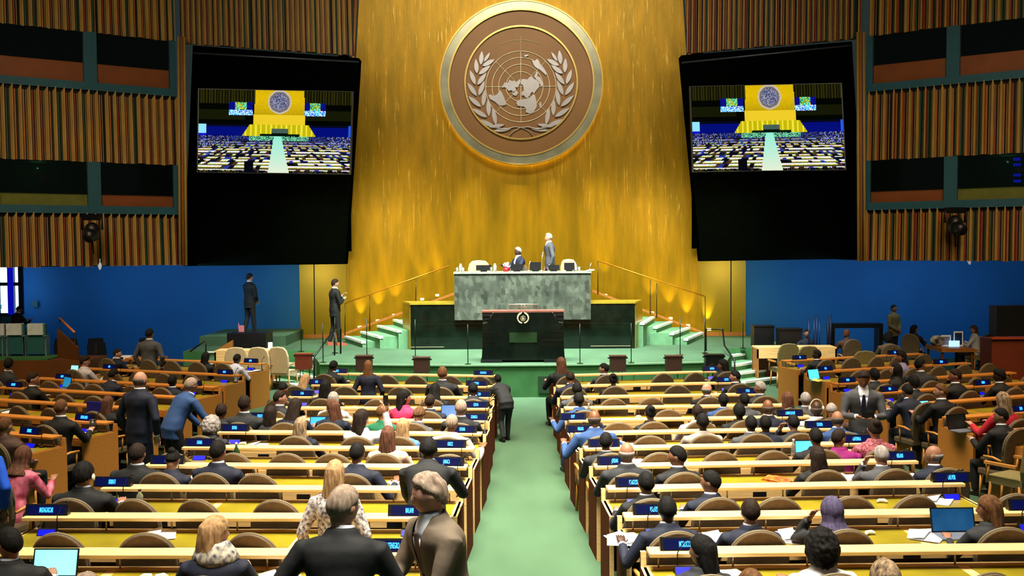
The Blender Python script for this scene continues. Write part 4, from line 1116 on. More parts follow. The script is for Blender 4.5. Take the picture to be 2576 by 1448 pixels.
def free(px, py, h, pz, style, hc, kind, cc, skin, yaw, label, z0=0.0, tie=None, w=1.0, trous=None, Y=None, shoes=None, chair=False):
    """stand or seat someone where the sight line to the head top meets its height h above floor z0"""
    fem = style in ('long', 'bob', 'verylong', 'braids', 'bun', 'hijab')
    hm = pose(pz, fem)['HM'].translation; tz = top_z(pz, fem)
    if Y is None: p = atZ(px, py, z0+h)
    else: p = atY(px, py, Y); h = p.z-z0
    sc = h/tz
    off = Matrix.Rotation(R(yaw), 3, 'Z') @ Vector((hm.x*sc, hm.y*sc, 0))
    x, y = p.x-off.x, p.y-off.y
    person(x, y, z0, pz, style, hc, kind, cc, skin, yaw, label, sc, fem, tie, trous, w, shoes)
    if chair: FREECH.append((x, y, z0, yaw, label))
    return x, y
FREECH = []

def side_seated(px, py, pz, st, hc, kd, cc, sk, yaw, lab):
    s = -1 if px < 1299 else 1
    fem = st in ('long', 'bob', 'verylong', 'braids', 'bun', 'hijab')
    tz = top_z(pz, fem); hm = pose(pz, fem)['HM'].translation; best = None
    for i in range(7):
        p, ang, t = desk_pt(('side', i, s), px, -.82)
        if abs(proj(p)[0]-px) > 12: continue
        if any(rr == ('side', i, s) and math.hypot(p.x-xx, p.y-yy) < .5 for xx, yy, rr in SSEAT): continue
        want = atY(px, py, p.y+hm.y).z-fz(p.y); e = abs(want-tz)
        if best is None or e < best[0]: best = (e, i, p, ang, want)
    if best is None or best[0] > .35: free(px, py, 1.30, pz, st, hc, kd, cc, sk, yaw, lab, chair=True); return
    e, i, p, ang, want = best; sc = max(.93, min(1.08, want/tz))
    person(p.x, p.y, fz(p.y), pz, st, hc, kd, cc, sk, yaw*.6+math.degrees(ang)*.6, lab, sc, fem)
    SSEAT.append((p.x, p.y, ('side', i, s)))
    FREECH.append((p.x, p.y, fz(p.y), math.degrees(ang), lab))
SSEAT = []
# ---------------------------------------------------------------- the people: centre block
PEOPLE = [
 # px, py, row, pose, hair, hair colour, kind, cloth, skin, yaw, description
 (25, 1323, 0, 'left', 'short', 'black', 'suit', 'black', 'tan', 8, 'dark-haired man in black jacket turned left, beside a laptop'),
 (215, 1440, -1, 'up', 'thick', 'greybrown', 'top', 'dgrey', 'light', 0, 'crown of a grey-brown head at the bottom edge'),
 (545, 1295, 0, 'right', 'long', 'blond', 'top', 'navy', 'light', 12, 'blonde woman with patterned scarf over navy jacket'),
 (208, 1160, 2, 'up', 'thick', 'black', 'suit', 'black', 'tan', 0, 'black-haired man in black jacket wearing white headset'),
 (344, 1112, 3, 'up', 'short', 'dark', 'suit', 'black', 'tan', 0, 'broad man in black jacket with thinning dark hair'),
 (432, 1152, 3, 'head', 'bun', 'black', 'top', 'navy', 'tan', 0, 'small woman with white clip in black hair'),
 (546, 1105, 3, 'up', 'short', 'black', 'suit', 'navy', 'tan', -4, 'black-haired man in dark navy suit beside open folders'),
 (893, 1110, 3, 'wide', 'short', 'black', 'suit', 'navy', 'brown', -6, 'man in navy suit leaning on one elbow'),
 (975, 1070, 4, 'up', 'verylong', 'auburn', 'top', 'beige', 'light', 0, 'woman with long light brown hair in beige blouse'),
 (755, 1048, 5, 'up', 'verylong', 'streak', 'top', 'navy', 'tan', 0, 'woman with long streaky blond braids, navy top'),
 (1012, 1050, 5, 'up', 'bob', 'blond', 'top', 'lightblue', 'light', -6, 'woman with blond bob in light blue blouse'),
 (1130, 1040, 5, 'wide', 'short', 'greybrown', 'top', 'shirtgrey', 'brown', -10, 'grey-haired man in grey shirt, arm over chair'),
 (528, 1052, 5, 'head', 'curly', 'grey', 'suit', 'dgrey', 'tan', 0, 'person with curly grey hair bending low at row end'),
 (680, 1022, 6, 'up', 'long', 'dark', 'top', 'dgrey', 'brown', 0, 'long dark-haired woman in dark grey'),
 (733, 1000, 6, 'lean', 'long', 'dark', 'top', 'navy', 'tan', -10, 'dark long-haired woman in navy leaning forward'),
 (836, 1003, 6, 'left', 'long', 'auburn', 'top', 'navy', 'light', 0, 'brown-haired woman in navy with open laptop'),
 (907, 1027, 5, 'photo', 'long', 'dark', 'top', 'white', 'light', -10, 'woman in white sleeves raising a phone to photograph'),
 (963, 1015, 6, 'right', 'short', 'brown', 'top', 'green', 'light', 0, 'brown-haired person in dark green top'),
 (1043, 1030, 6, 'head', 'thick', 'brown', 'suit', 'grey', 'light', -22, 'brown-haired man in grey jacket writing, head down'),
 (1080, 990, 7, 'up', 'short', 'dark', 'suit', 'navy', 'light', -8, 'dark-haired man in navy suit'),
 (1158, 1003, 6, 'up', 'short', 'greybrown', 'suit', 'black', 'light', -5, 'fair grey-haired man in black jacket'),
 (1092, 962, 8, 'lean', 'long', 'black', 'top', 'black', 'tan', 0, 'person all in black leaning over desk'),
 (1112, 920, 9, 'up', 'short', 'brown', 'suit', 'dgrey', 'light', 0, 'short-haired man in dark grey jacket'),
 (1193, 960, 8, 'lean', 'short', 'black', 'suit', 'dgrey', 'dark', 10, 'man in charcoal jacket at aisle seat'),
 (700, 980, 7, 'right', 'short', 'dark', 'suit', 'dgrey', 'light', -18, 'short-haired man in charcoal jacket turned right'),
 (711, 960, 8, 'up', 'cap', 'black', 'top', 'black', 'tan', 0, 'person in round black cap and black coat'),
 (756, 945, 9, 'lean', 'bob', 'blond', 'top', 'blue', 'light', -18, 'blonde woman in blue jacket leaning right'),
 (818, 953, 8, 'up', 'long', 'black', 'top', 'black', 'tan', 0, 'black long-haired woman in black'),
 (838, 984, 7, 'up', 'bob', 'white', 'top', 'white', 'light', 0, 'pale blond head in white top'),
 (828, 905, 10, 'lean', 'short', 'black', 'suit', 'black', 'dark', -14, 'dark-haired man in black leaning on desk'),
 (1013, 978, 7, 'right', 'long', 'black', 'top', 'pinktop', 'light', -16, 'black-haired woman in bright pink-red top'),
 (614, 992, 6, 'up', 'short', 'dark', 'suit', 'dgrey', 'brown', 0, 'dark-haired man in charcoal suit near row end'),
 (556, 1012, 6, 'up', 'short', 'dark', 'top', 'dgrey', 'brown', 0, 'brown-skinned person in grey at outer end'),
 (1767, 1355, 0, 'left', 'long', 'black', 'top', 'dgrey', 'light', 0, 'woman with glossy straight black hair'),
 (1890, 1432, -1, 'up', 'thick', 'brown', 'top', 'dgrey', 'light', 0, 'crown of a brown head at the bottom edge'),
 (2070, 1338, 0, 'up', 'curly', 'black', 'top', 'white', 'tan', 4, 'woman with big black curls in white blouse'),
 (2228, 1405, -1, 'up', 'bob', 'streak', 'top', 'beige', 'light', 0, 'streaked blond head at the bottom edge'),
 (1682, 1245, 1, 'wide', 'short', 'black', 'suit', 'navy', 'dark', 4, 'dark-skinned man in navy suit at the aisle seat'),
 (1888, 1255, 1, 'up', 'short', 'dark', 'suit', 'navy', 'light', -2, 'man in navy suit with white collar and earpiece'),
 (2097, 1245, 1, 'earL', 'hijab', 'purple', 'top', 'dgrey', 'tan', 6, 'woman in purple-grey headscarf with raised hand'),
 (2490, 1243, 1, 'left', 'verylong', 'brown', 'top', 'dgrey', 'tan', 4, 'woman with long brown hair in grey jacket by laptop'),
 (1628, 1207, 2, 'up', 'short', 'black', 'suit', 'black', 'tan', 10, 'man with glossy black hair in black at papers'),
 (1790, 1183, 2, 'left', 'short', 'black', 'suit', 'navy', 'tan', 4, 'black-haired man in navy suit turned left'),
 (1577, 1108, 3, 'up', 'bald', 'grey', 'suit', 'dgrey', 'tan', -2, 'bald grey-fringed man in charcoal suit'),
 (1708, 1118, 3, 'left', 'short', 'black', 'suit', 'black', 'tan', 12, 'bearded black-haired man in black looking left'),
 (2058, 1122, 3, 'up', 'long', 'dark', 'top', 'black', 'tan', 0, 'woman with long dark brown hair in black'),
 (2220, 1118, 3, 'earL', 'short', 'grey', 'suit', 'grey', 'light', 4, 'grey-haired man in grey suit, hand at ear'),
 (2352, 1124, 3, 'left', 'bald', 'grey', 'suit', 'navy', 'tan', 8, 'bald man in navy suit near the right end'),
 (1523, 1098, 4, 'up', 'short', 'black', 'suit', 'dgrey', 'tan', -10, 'black-haired man in charcoal at aisle seat'),
 (2110, 1083, 4, 'right', 'short', 'dark', 'top', 'magenta', 'tan', -6, 'person in bright magenta jacket'),
 (2200, 1050, 4, 'up', 'bun', 'dark', 'top', 'plaid', 'light', -6, 'person with dark topknot in red plaid'),
 (2053, 1074, 4, 'up', 'short', 'black', 'top', 'black', 'tan', 0, 'small dark head beside open laptop'),
 (1497, 1028, 5, 'wide', 'bald', 'bald', 'suit', 'blue', 'brown', 0, 'bald man in bright blue suit at the aisle'),
 (1768, 1037, 5, 'up', 'short', 'black', 'top', 'shirtgrey', 'dark', 0, 'dark-skinned man in pale grey shirt'),
 (1890, 1043, 5, 'up', 'short', 'black', 'suit', 'grey', 'dark', 0, 'dark-skinned man in grey jacket'),
 (1926, 1063, 5, 'up', 'short', 'black', 'top', 'navy', 'dark', 0, 'dark head in navy collar beside grey-jacketed neighbour'),
 (1997, 1050, 5, 'earL', 'short', 'black', 'top', 'dgrey', 'light', 0, 'black-haired person holding hand to ear'),
 (2105, 1030, 5, 'wide', 'bald', 'bald', 'suit', 'blue', 'tan', -8, 'bald man in blue suit leaning on the desk'),
 (1637, 1025, 6, 'up', 'bun', 'black', 'top', 'black', 'light', 6, 'woman with black hair in a bun, black top'),
 (1755, 1023, 6, 'up', 'short', 'dark', 'top', 'palegrey', 'dark', 0, 'close-cropped man in pale patterned shirt'),
 (1860, 1032, 6, 'up', 'thick', 'black', 'top', 'black', 'dark', 0, 'person with rounded black afro hair'),
 (1932, 1002, 6, 'up', 'bald', 'bald', 'suit', 'navy', 'brown', -2, 'bald man with white shirt collar, navy suit'),
 (2054, 1006, 6, 'up', 'bald', 'bald', 'top', 'palegrey', 'dark', 0, 'bald man wearing white headset, pale shirt'),
 (2087, 1019, 6, 'head', 'short', 'grey', 'top', 'brown', 'brown', -14, 'grey-haired head bowed near the outer end'),
 (1820, 1003, 7, 'up', 'short', 'black', 'suit', 'blue', 'dark', 0, 'dark-skinned man in deep blue suit'),
 (1778, 973, 8, 'right', 'bald', 'white', 'suit', 'black', 'light', -6, 'pink bald man in black jacket'),
 (1873, 990, 7, 'up', 'short', 'black', 'suit', 'grey', 'brown', 0, 'short-haired man in grey jacket'),
 (1915, 957, 8, 'left', 'short', 'grey', 'suit', 'dgrey', 'tan', 12, 'grey-haired man in dark suit turned left'),
 (1981, 984, 7, 'up', 'long', 'auburn', 'top', 'black', 'light', 0, 'woman with long auburn hair'),
 (2027, 992, 7, 'up', 'short', 'grey', 'suit', 'grey', 'light', 0, 'grey-haired man beside auburn-haired woman'),
 (1462, 985, 7, 'wide', 'short', 'black', 'suit', 'blue', 'dark', 14, 'man in royal blue jacket at the aisle'),
 (1452, 960, 8, 'up', 'short', 'black', 'suit', 'grey', 'dark', 0, 'black-haired man in grey jacket at the aisle'),
 (1438, 932, 9, 'lean', 'short', 'dark', 'suit', 'navy', 'tan', 0, 'man in navy with pale cap of hair at aisle'),
 (1543, 940, 9, 'up', 'bun', 'black', 'top', 'black', 'tan', 0, 'black-haired person in olive-grey chair'),
 (1413, 897, 10, 'up', 'verylong', 'auburn', 'top', 'black', 'light', 4, 'woman with long red-brown hair in black'),
 (1522, 914, 10, 'left', 'short', 'black', 'suit', 'dgrey', 'light', 10, 'dark-haired person in olive jacket'),
 (1822, 902, 10, 'left', 'long', 'black', 'top', 'black', 'tan', 14, 'dark-haired woman in profile'),
 (1853, 930, 9, 'left', 'short', 'black', 'suit', 'black', 'light', 18, 'man in black turned left at row end'),
]
for t in PEOPLE:
    px, py, r = t[:3]; w = 1.0
    if px in (208, 344, 2097): w = 1.08
    seated(px, py, r, *t[3:11], w=w, dy=(-.78 if r >= 0 else -.7))
HEAD = {}
# standing and free-placed people
free(862, 1216, 1.86, 'talk', 'short', 'greybrown', 'suit', 'black', 'light', -4, 'large grey-haired man in dark suit standing, back to the camera, talking', fz(6.5)+.05, w=1.02)
free(1078, 1187, 1.86, 'handheld', 'wavy', 'greybrown', 'suit', 'tan', 'light', 122, 'man with wavy grey-blond hair in tan jacket and tie holding glasses', fz(6.6)+.05, tie='brown', w=1.06, trous='brown')
free(842, 1155, 1.66, 'stand', 'verylong', 'blond', 'top', 'pattern', 'light', -6, 'woman with very long blond hair and patterned top standing', fz(8.3), w=.95)
free(1077, 1098, 1.58, 'bow' if 0 else 'halfbow', 'short', 'black', 'suit', 'black', 'dark', 0, 'big man in black suit leaning over desk near aisle, left', .12, w=1.12)
free(352, 931, 1.82, 'stand', 'bald', 'bald', 'suit', 'navy', 'light', -28, 'tall bald man in navy suit standing in the left side aisle', w=1.08)
free(478, 948, 1.62, 'halfbow', 'short', 'greybrown', 'suit', 'blue', 'tan', -42, 'grey-haired man in blue jacket bending forward, arm reaching right', trous='black', w=1.1)
free(1252, 940, 1.45, 'bow', 'short', 'black', 'suit', 'dgrey', 'dark', 24, 'man in charcoal suit bowing over the front aisle desk', w=1.0, Y=19.1)
free(926, 905, 1.62, 'stand', 'long', 'brown', 'top', 'navy', 'light', 0, 'woman in navy jacket standing between the front rows, seen from behind', Y=18.55)
free(376, 825, 1.76, 'stand', 'short', 'black', 'suit', 'grey', 'tan', -12, 'man in grey-brown suit standing with his back turned, far left', w=1.05)
free(2172, 928, 1.80, 'camera', 'short', 'dark', 'suit', 'grey', 'brown', 168, 'smiling man in grey suit and tie standing, photographing with phone', tie='navy', trous='dgrey')
free(2249, 765, 1.62, 'front', 'short', 'black', 'top', 'olive', 'brown', -150, 'dim figure with dark hair standing against the blue wall, right', .25, Y=29.4)
free(843, 700, 0, 'clasp', 'short', 'dark', 'suit', 'black', 'light', -62, 'bearded man in dark suit standing in profile by gold wall, hands clasped', PZ, Y=29.4, shoes=1)
free(628, 686, 0, 'front', 'short', 'dark', 'suit', 'black', 'light', -40, 'man in dark suit and white shirt standing before the blue wall, left', PZ+.28, Y=29.9)
free(1303, 620, 0, 'up', 'short', 'white', 'suit', 'navy', 'dark', 118, 'white-haired man in navy suit seated at the marble desk', PF, Y=29.2)
free(1380, 585, 0, 'stand', 'short', 'white', 'suit', 'grey', 'light', 100, 'white-haired man in grey suit standing behind the marble desk', PF, Y=29.2, tie='navy')
free(-60, 1062, 1.72, 'stand', 'short', 'dark', 'top', 'brightblue', 'tan', -8, 'person in bright blue coat cut by the left edge', fz(9.6), w=1.05)
free(58, 1118, 1.28, 'lean', 'hijab', 'auburn', 'top', 'pink', 'tan', -16, 'person in pink patterned robe seated at left edge desk', fz(13), chair=True)
SIDEP = [
 (76, 935, 'right', 'short', 'dark', 'suit', 'black', 'light', -20, 'man in black suit typing on laptop, left side block'),
 (148, 1002, 'up', 'short', 'brown', 'suit', 'black', 'light', -4, 'man in dark jacket seen from behind, left side block'),
 (268, 1004, 'up', 'long', 'auburn', 'top', 'black', 'light', -10, 'woman with reddish brown hair beside blue folder'),
 (208, 893, 'right', 'thick', 'dark', 'top', 'palegrey', 'light', -30, 'smiling person with glasses in pale grey shirt looking right'),
 (291, 876, 'right', 'short', 'dark', 'suit', 'navy', 'light', -34, 'short-haired man in navy suit facing right, left block'),
 (262, 925, 'lean', 'short', 'black', 'suit', 'navy', 'tan', -24, 'dark-haired man in navy hunched behind nameplate, left block'),
 (430, 948, 'up', 'short', 'black', 'suit', 'navy', 'dark', -10, 'dark-skinned head between two standing men'),
 (514, 886, 'up', 'long', 'black', 'top', 'black', 'dark', -16, 'person all in black on left front corner'),
 (579, 893, 'lean', 'short', 'black', 'top', 'palegrey', 'dark', -30, 'dark-skinned man in pale grey jacket at left front desk'),
 (12, 898, 'left', 'short', 'black', 'suit', 'dgrey', 'tan', -60, 'person in dark coat holding bright tablet, left edge'),
 (24, 1046, 'back', 'short', 'brown', 'top', 'brown', 'light', -6, 'brown-haired head above the left edge desk'),
 (2060, 885, 'left', 'short', 'black', 'suit', 'black', 'dark', 20, 'man in black behind bright tablet, right block front'),
 (2203, 925, 'up', 'thick', 'black', 'suit', 'dgrey', 'brown', 6, 'black-haired person behind the photographing man'),
 (2262, 912, 'left', 'hijab', 'black', 'top', 'black', 'light', 34, 'woman in black headscarf looking left, right block'),
 (2302, 942, 'up', 'thick', 'black', 'suit', 'dgrey', 'tan', 14, 'black-haired person in charcoal, right block middle'),
 (2283, 964, 'lean', 'short', 'black', 'suit', 'navy', 'tan', 16, 'man in navy suit with white collar, right block'),
 (2376, 962, 'left', 'short', 'brown', 'suit', 'black', 'light', 18, 'man in black suit working on bright laptop, right block'),
 (2412, 925, 'left', 'short', 'dark', 'suit', 'black', 'tan', 24, 'man in black coat turned left, right block'),
 (2522, 926, 'left', 'thick', 'black', 'suit', 'black', 'dark', 26, 'dark-haired person in black, far right block'),
 (2530, 984, 'up', 'bob', 'streak', 'top', 'red', 'light', 14, 'blonde woman in red top, far right'),
 (2518, 1024, 'left', 'short', 'black', 'suit', 'black', 'tan', 20, 'dark-haired man in black suit by tall beige chair'),
 (2300, 816, 'right', 'long', 'black', 'top', 'black', 'tan', -40, 'black-haired woman near the blue wall, right'),
 (2235, 838, 'lean', 'curly', 'black', 'top', 'tan', 'brown', -10, 'dim curly-haired person in tan, right rear'),
 (2130, 828, 'right', 'thick', 'auburn', 'top', 'brown', 'tan', 10, 'dim person with reddish hair in brown, right rear'),
 (2450, 817, 'left', 'long', 'brown', 'top', 'white', 'light', 50, 'woman in white blouse holding phone at rear table'),
 (2498, 810, 'left', 'short', 'dark', 'suit', 'black', 'light', 40, 'dark-suited man seated right of rear table'),
 (2030, 826, 'up', 'short', 'black', 'top', 'navy', 'tan', 170, 'dim person facing forward by the right rear wall'),
 (48, 768, 'head', 'short', 'black', 'suit', 'black', 'tan', -30, 'person in black bending below the bright left window'),
 (2275, 880, 'left', 'long', 'black', 'top', 'lav', 'tan', 60, 'person in lavender shirt leaning between rows, right'),
 (2318, 888, 'right', 'short', 'black', 'suit', 'dgrey', 'tan', -30, 'dim person in dark coat by wooden rail, right'),
]
for t in SIDEP:
    px, py, pz, st, hc, kd, cc, sk, yw, lab = t
    if px == 48: free(px, py, 1.3, pz, st, hc, kd, cc, sk, yw, lab, .95, Y=27.6)
    elif px == 2030: free(px, py, 1.3, pz, st, hc, kd, cc, sk, yw, lab, 0, Y=27.4)
    elif px in (2450, 2498, 2235, 2130): free(px, py, 1.30, pz, st, hc, kd, cc, sk, yw, lab, chair=True)
    else: side_seated(px, py, pz, st, hc, kd, cc, sk, yw, lab)

# ---------------------------------------------------------------- chairs under people, and empty ones
EMPTY = {  # visible empty chairs: px centre by row and side
 0: [305, 2472], 1: [155, 372, 640, 2262], 2: [352, 507, 700, 1955, 2134, 2295, 2548],
 3: [655, 768, 990, 2150], 4: [440, 597, 728, 840, 1170, 1657, 1806, 1940], 5: [672, 906, 1060, 1634],
 6: [790, 1556, 1705], 7: [908, 998, 1677, 1530], 8: [870, 950, 1540, 1637, 1733, 1662], 9: [870, 1010, 1606, 1702, 1660],
 10: [808, 873, 977, 1050, 1133, 1170, 1222, 1480, 1587, 1664, 1743]}
allc = []
for (x, y, r, s, yaw) in SEATS: allc.append((r, s, x, y-.20, False))
for r, L in EMPTY.items():
    for px in L:
        s = -1 if px < 1299 else 1
        x, y, ang = seat_xy((r, s), px, -1.0)
        if any(rr == r and ss == s and abs(x-xx) < .5 for rr, ss, xx, yy, e in allc): continue
        allc.append((r, s, x, y, True))
# fill gaps that the photograph hides behind people
from collections import defaultdict
by = defaultdict(list)
for c in allc: by[(c[0], c[1])].append(c)
rnd = random.Random(11)
for key in sorted(by):
    r, s = key; L = sorted(by[key], key=lambda c: abs(c[2]))
    last = -9; k = 0
    for rr, ss, x, y, e in L:
        if abs(abs(x)-last) < .46: continue
        last = abs(x); k += 1
        x = s*max(abs(x), AH[r]+.29)
        ang = s*R(ANG[r])
        dx = 0
        lab = '%s round-backed chair, %s from aisle, %s row from platform, %s half' % ('empty brown' if e else 'occupied brown', ORD[k], front_ord(r) if r >= 0 else 'twelfth', 'left' if s < 0 else 'right')
        place_chair(x, y, fz(y), ang+R(rnd.uniform(-6, 6)+(9*s if e and rnd.random() < .4 else 0)), lab)
# side blocks
for s in (-1, 1):
    for i in range(7):
        o, ang, L, _ = DESK[('side', i, s)]; k = 0
        d = Vector((math.cos(ang)*s, math.sin(ang)*s)); nrm = Vector((-math.sin(ang), math.cos(ang)))
        t = .42
        while t < L-.2:
            x = o.x+d.x*t-nrm.x*.98; y = o.y+d.y*t-nrm.y*.98; k += 1
            if not any(math.hypot(x-a, y-b_+.2) < .52 for a, b_, *_r in FREECH):
                place_chair(x, y, fz(y), ang+R(rnd.uniform(-8, 8)), 'olive round-backed chair, %s from inner end, %s row of %s side block' % (ORD[k], ORD[i+1], 'left' if s < 0 else 'right'), 'round-backed chairs of the side blocks')
            t += .66
for n, (x, y, z, yaw, lab) in enumerate(FREECH):
    q = Matrix.Rotation(R(yaw), 3, 'Z') @ Vector((0, -.20, 0))
    place_chair(x+q.x, y+q.y, z, R(yaw), 'chair under the '+lab.split(',')[0], 'occupied chairs of the side blocks')
# tall beige chairs
for k, (px, py, yw, Y) in enumerate([(598, 866, 6, 25.9), (662, 864, -10, 25.9), (714, 864, -16, 25.9)]):
    p = atY(px, py, Y)
    arm_chair((p.x, Y, 0), R(yw), 'tall beige leather chair, %s from left, at the left front desk' % ORD[k+1], 'tall beige chairs left', top=1.10, w=.56)
for k, (px, py, yw) in enumerate([(1972, 860, 8), (2020, 866, 10), (2165, 878, 0)]):
    p = atZ(px, py, 1.12); arm_chair((p.x, p.y, 0), R(yw), 'tall olive chair, %s from left, right of the platform steps' % ORD[k+1], 'tall olive chairs right', m=BEIGE_DIM, top=1.12, w=.56)
p = atZ(2478, 838, 1.1); arm_chair((p.x, p.y, 0), R(55), 'olive armchair under the woman in white blouse at rear table', m=BEIGE_DIM, top=1.1)
p = atZ(2540, 1070, 1.18); arm_chair((p.x+.1, p.y, fz(p.y)), R(32), 'tall dim beige armchair standing alone at the right edge', m=BEIGE_DIM, top=1.18, w=.6)
p = atZ(2556, 1255, 1.0)
for k, (px, py) in enumerate([(280, 826), (318, 820), (358, 822), (402, 836), (232, 862)]):
    p = atZ(px, py, 1.15)
    p = Vector((p.x, min(p.y, 28.0), 0)); 
    r = empty('office_chair', (p.x, p.y, 0), 'dark office chair by left rear table, %s from left' % ORD[sorted([280, 318, 358, 402, 232]).index(px)+1], 'chair', 'dark office chairs', rz=R(20*k))
    t = MB(); t.prism([(-.2, .6), (.2, .6), (.23, .9), (.18, 1.15), (-.18, 1.15), (-.23, .9)], -.26, -.2); t.build('backrest', mat('office_chair_navy', (12, 18, 34), .7), r)
    t = MB(); t.box(-.24, .24, -.22, .24, .42, .5); t.build('seat', mat('office_chair_navy'), r)
    t = MB(); t.tube([(0, 0, .08), (0, 0, .44)], .03, 8); t.build('column', BLACKM, r)
    t = MB()
    for q in range(5): t.tube([(0, 0, .1), (.28*math.cos(q*1.257), .28*math.sin(q*1.257), .03)], .02, 6)
    t.build('star_base', BLACKM, r)

# ---------------------------------------------------------------- nameplates, displays, microphones
BLUET = mat('blue_led_text', (60, 150, 255), emit=2.6, emit_rgb=(40, 150, 255)); PANEL = mat('nameplate_panel', (4, 8, 34), .3, emit=.5, emit_rgb=(0, 10, 90))
def nameplate(key, px, text, where, wd=.40, seen=None, face=0):
    p, ang, t = desk_pt(key, px, .0); p.z += .155
    r = empty('nameplate', p, 'black nameplate lit blue %s, %s' % (('reading '+text) if seen is None else seen, where), 'nameplate', 'country nameplates', rz=ang+R(face))
    b = MB(); b.hexa([(-wd/2, -.03, 0), (wd/2, -.03, 0), (wd/2, .045, 0), (-wd/2, .045, 0)], [(-wd/2, .0, .10), (wd/2, .0, .10), (wd/2, .02, .10), (-wd/2, .02, .10)]); b.build('nameplate_case', BLACK, r)
    b = MB(); b.hexa([(-wd/2+.03, -.0315, .01), (wd/2-.03, -.0315, .01), (wd/2-.03, -.02, .01), (-wd/2+.03, -.02, .01)], [(-wd/2+.03, -.006, .09), (wd/2-.03, -.006, .09), (wd/2-.03, .0, .09), (-wd/2+.03, .0, .09)]); b.build('display_panel', PANEL, r)
    cu = bpy.data.curves.new('country_name', 'FONT'); cu.body = text; cu.size = .062; cu.align_x = 'CENTER'; cu.align_y = 'CENTER'; cu.extrude = .001; cu.offset = .0008
    cu.materials.append(BLUET); fo = bpy.data.objects.new('tmp_text', cu); col.objects.link(fo); dg = bpy.context.evaluated_depsgraph_get(); tm = bpy.data.meshes.new_from_object(fo.evaluated_get(dg)); bpy.data.objects.remove(fo); tm.name = 'country_name'
    if not tm.materials: tm.materials.append(BLUET)
    o = link('country_name', tm, r)
    o.location = (0, -.0215, .05); o.rotation_euler = (R(72), 0, 0)
    lim = (wd-.09)/max(1, len(text)*.040); o.scale = (min(.95, lim), 1.05, 1)
    # delegate's small display and gooseneck microphone on the worktop below
    q, ang, _ = desk_pt(key, px, -.13)
    if proj(q)[1] < 1500:
        d = empty('desk_display', q, 'small blue-lit desk display below nameplate %s, %s' % (text, where) if len(text) < 12 else 'small blue-lit desk display, %s' % where, 'display', 'small desk displays', rz=ang)
        b = MB(); b.hexa([(-.085, -.04, .004), (.085, -.04, .004), (.085, .04, .004), (-.085, .04, .004)], [(-.085, .0, .06), (.085, .0, .06), (.085, .03, .06), (-.085, .03, .06)]); b.build('display_case', BLACK, d)
        b = MB(); b.hexa([(-.075, -.042, .01), (.075, -.042, .01), (.075, -.036, .01), (-.075, -.036, .01)], [(-.075, -.006, .055), (.075, -.006, .055), (.075, .0, .055), (-.075, .0, .055)]); b.build('display_screen', mat('small_display_blue', (10, 10, 200), .3, emit=1.0, emit_rgb=(10, 20, 230)), d)
        mq, ang, _ = desk_pt(key, px+(26 if px < 1299 else -20), -.10)
        mr = empty('gooseneck_microphone', mq, 'thin black gooseneck microphone beside %s nameplate, %s' % (text if len(text) < 12 else 'the', where), 'microphone', 'gooseneck microphones', rz=ang)
        b = MB(); b.tube([(0, 0, .004), (0, 0, .03)], .035, 10); b.build('base', BLACK, mr)
        b = MB(); b.tube([(0, 0, .03), (0, 0, .16), (.05, -.03, .26), (.12, -.08, .31)], .0045, 6); b.build('gooseneck', BLACKM, mr)
        b = MB(); b.tube([(.12, -.08, .31), (.16, -.11, .325)], .010, 8); b.build('microphone_head', BLACK, mr)
SIGNS = [(0, 988, 'MONTENEGRO'), (1, 118, 'MADAGASCAR'), (1, 1034, 'MALAWI'), (2, 283, 'KIRIBATI'), (3, 424, 'IRAQ'), (3, 1124, 'JAMAICA'), (4, 503, 'GHANA'), (4, 1134, 'GREECE'),
 (5, 592, 'ERITREA'), (5, 1163, 'ESTONIA'), (6, 655, 'DJIBOUTI'), (6, 1193, 'DOMINICA'), (7, 1197, 'CZECHIA'), (8, 1206, 'CUBA'), (8, 760, 'CHINA'), (9, 798, 'CHAD'), (9, 1198, 'COMOROS'), (10, 850, 'BRAZIL'), (10, 1216, 'AFGHANISTAN'),
 (0, 1722, 'MOROCCO'), (1, 1648, 'MALAYSIA'), (1, 2588, 'MALDIVES'), (2, 1598, 'KYRGYZSTAN'), (2, 2392, 'LAO PDR'), (3, 1548, 'JORDAN'), (3, 2262, 'IRELAND'), (4, 1518, 'GRENADA'), (4, 2154, 'GUATEMALA'),
 (5, 1462, 'FINLAND'), (5, 2062, 'ETHIOPIA'), (6, 1440, 'EGYPT'), (6, 1988, 'DOMINICAN REP'), (8, 1880, 'CYPRUS'), (9, 1826, 'CROATIA'), (10, 1790, 'ANDORRA')]
for r, px, tx in SIGNS:
    s = -1 if px < 1299 else 1
    clear = tx in ('MONTENEGRO', 'MADAGASCAR', 'MALAWI', 'KIRIBATI', 'GHANA', 'GREECE', 'MOROCCO', 'LAO PDR', 'IRELAND', 'KYRGYZSTAN', 'MALAYSIA', 'GUATEMALA', 'ERITREA')
    nameplate((r, s), px, tx, '%s row on the %s' % (front_ord(r), 'left' if s < 0 else 'right'))
SSIGNS = [(6, -1, 78, 'DENMARK'), (5, -1, 215, 'CENTRAL AFRICA'), (3, -1, 36, 'CABO VERDE'), (2, -1, 160, 'BHUTAN'), (1, -1, 278, 'BENIN'), (2, -1, 486, 'BELIZE'), (1, -1, 566, 'ANGOLA'), (0, -1, 632, 'ARMENIA'), (0, -1, 380, 'CANADA'),
 (0, 1, 2012, 'MALI'), (1, 1, 2076, 'MALTA'), (0, 1, 2250, 'LATVIA'), (1, 1, 2366, 'LEBANON'), (2, 1, 2130, 'PANAMA'), (3, 1, 2236, 'OMAN'), (3, 1, 2470, 'NORWAY'), (5, 1, 2566, 'QATAR')]
for i, s, px, tx in SSIGNS:
    nameplate(('side', i, s), px, tx, 'on %s desk of the %s side block' % (ORD[i+1], 'left' if s < 0 else 'right'), wd=.36)

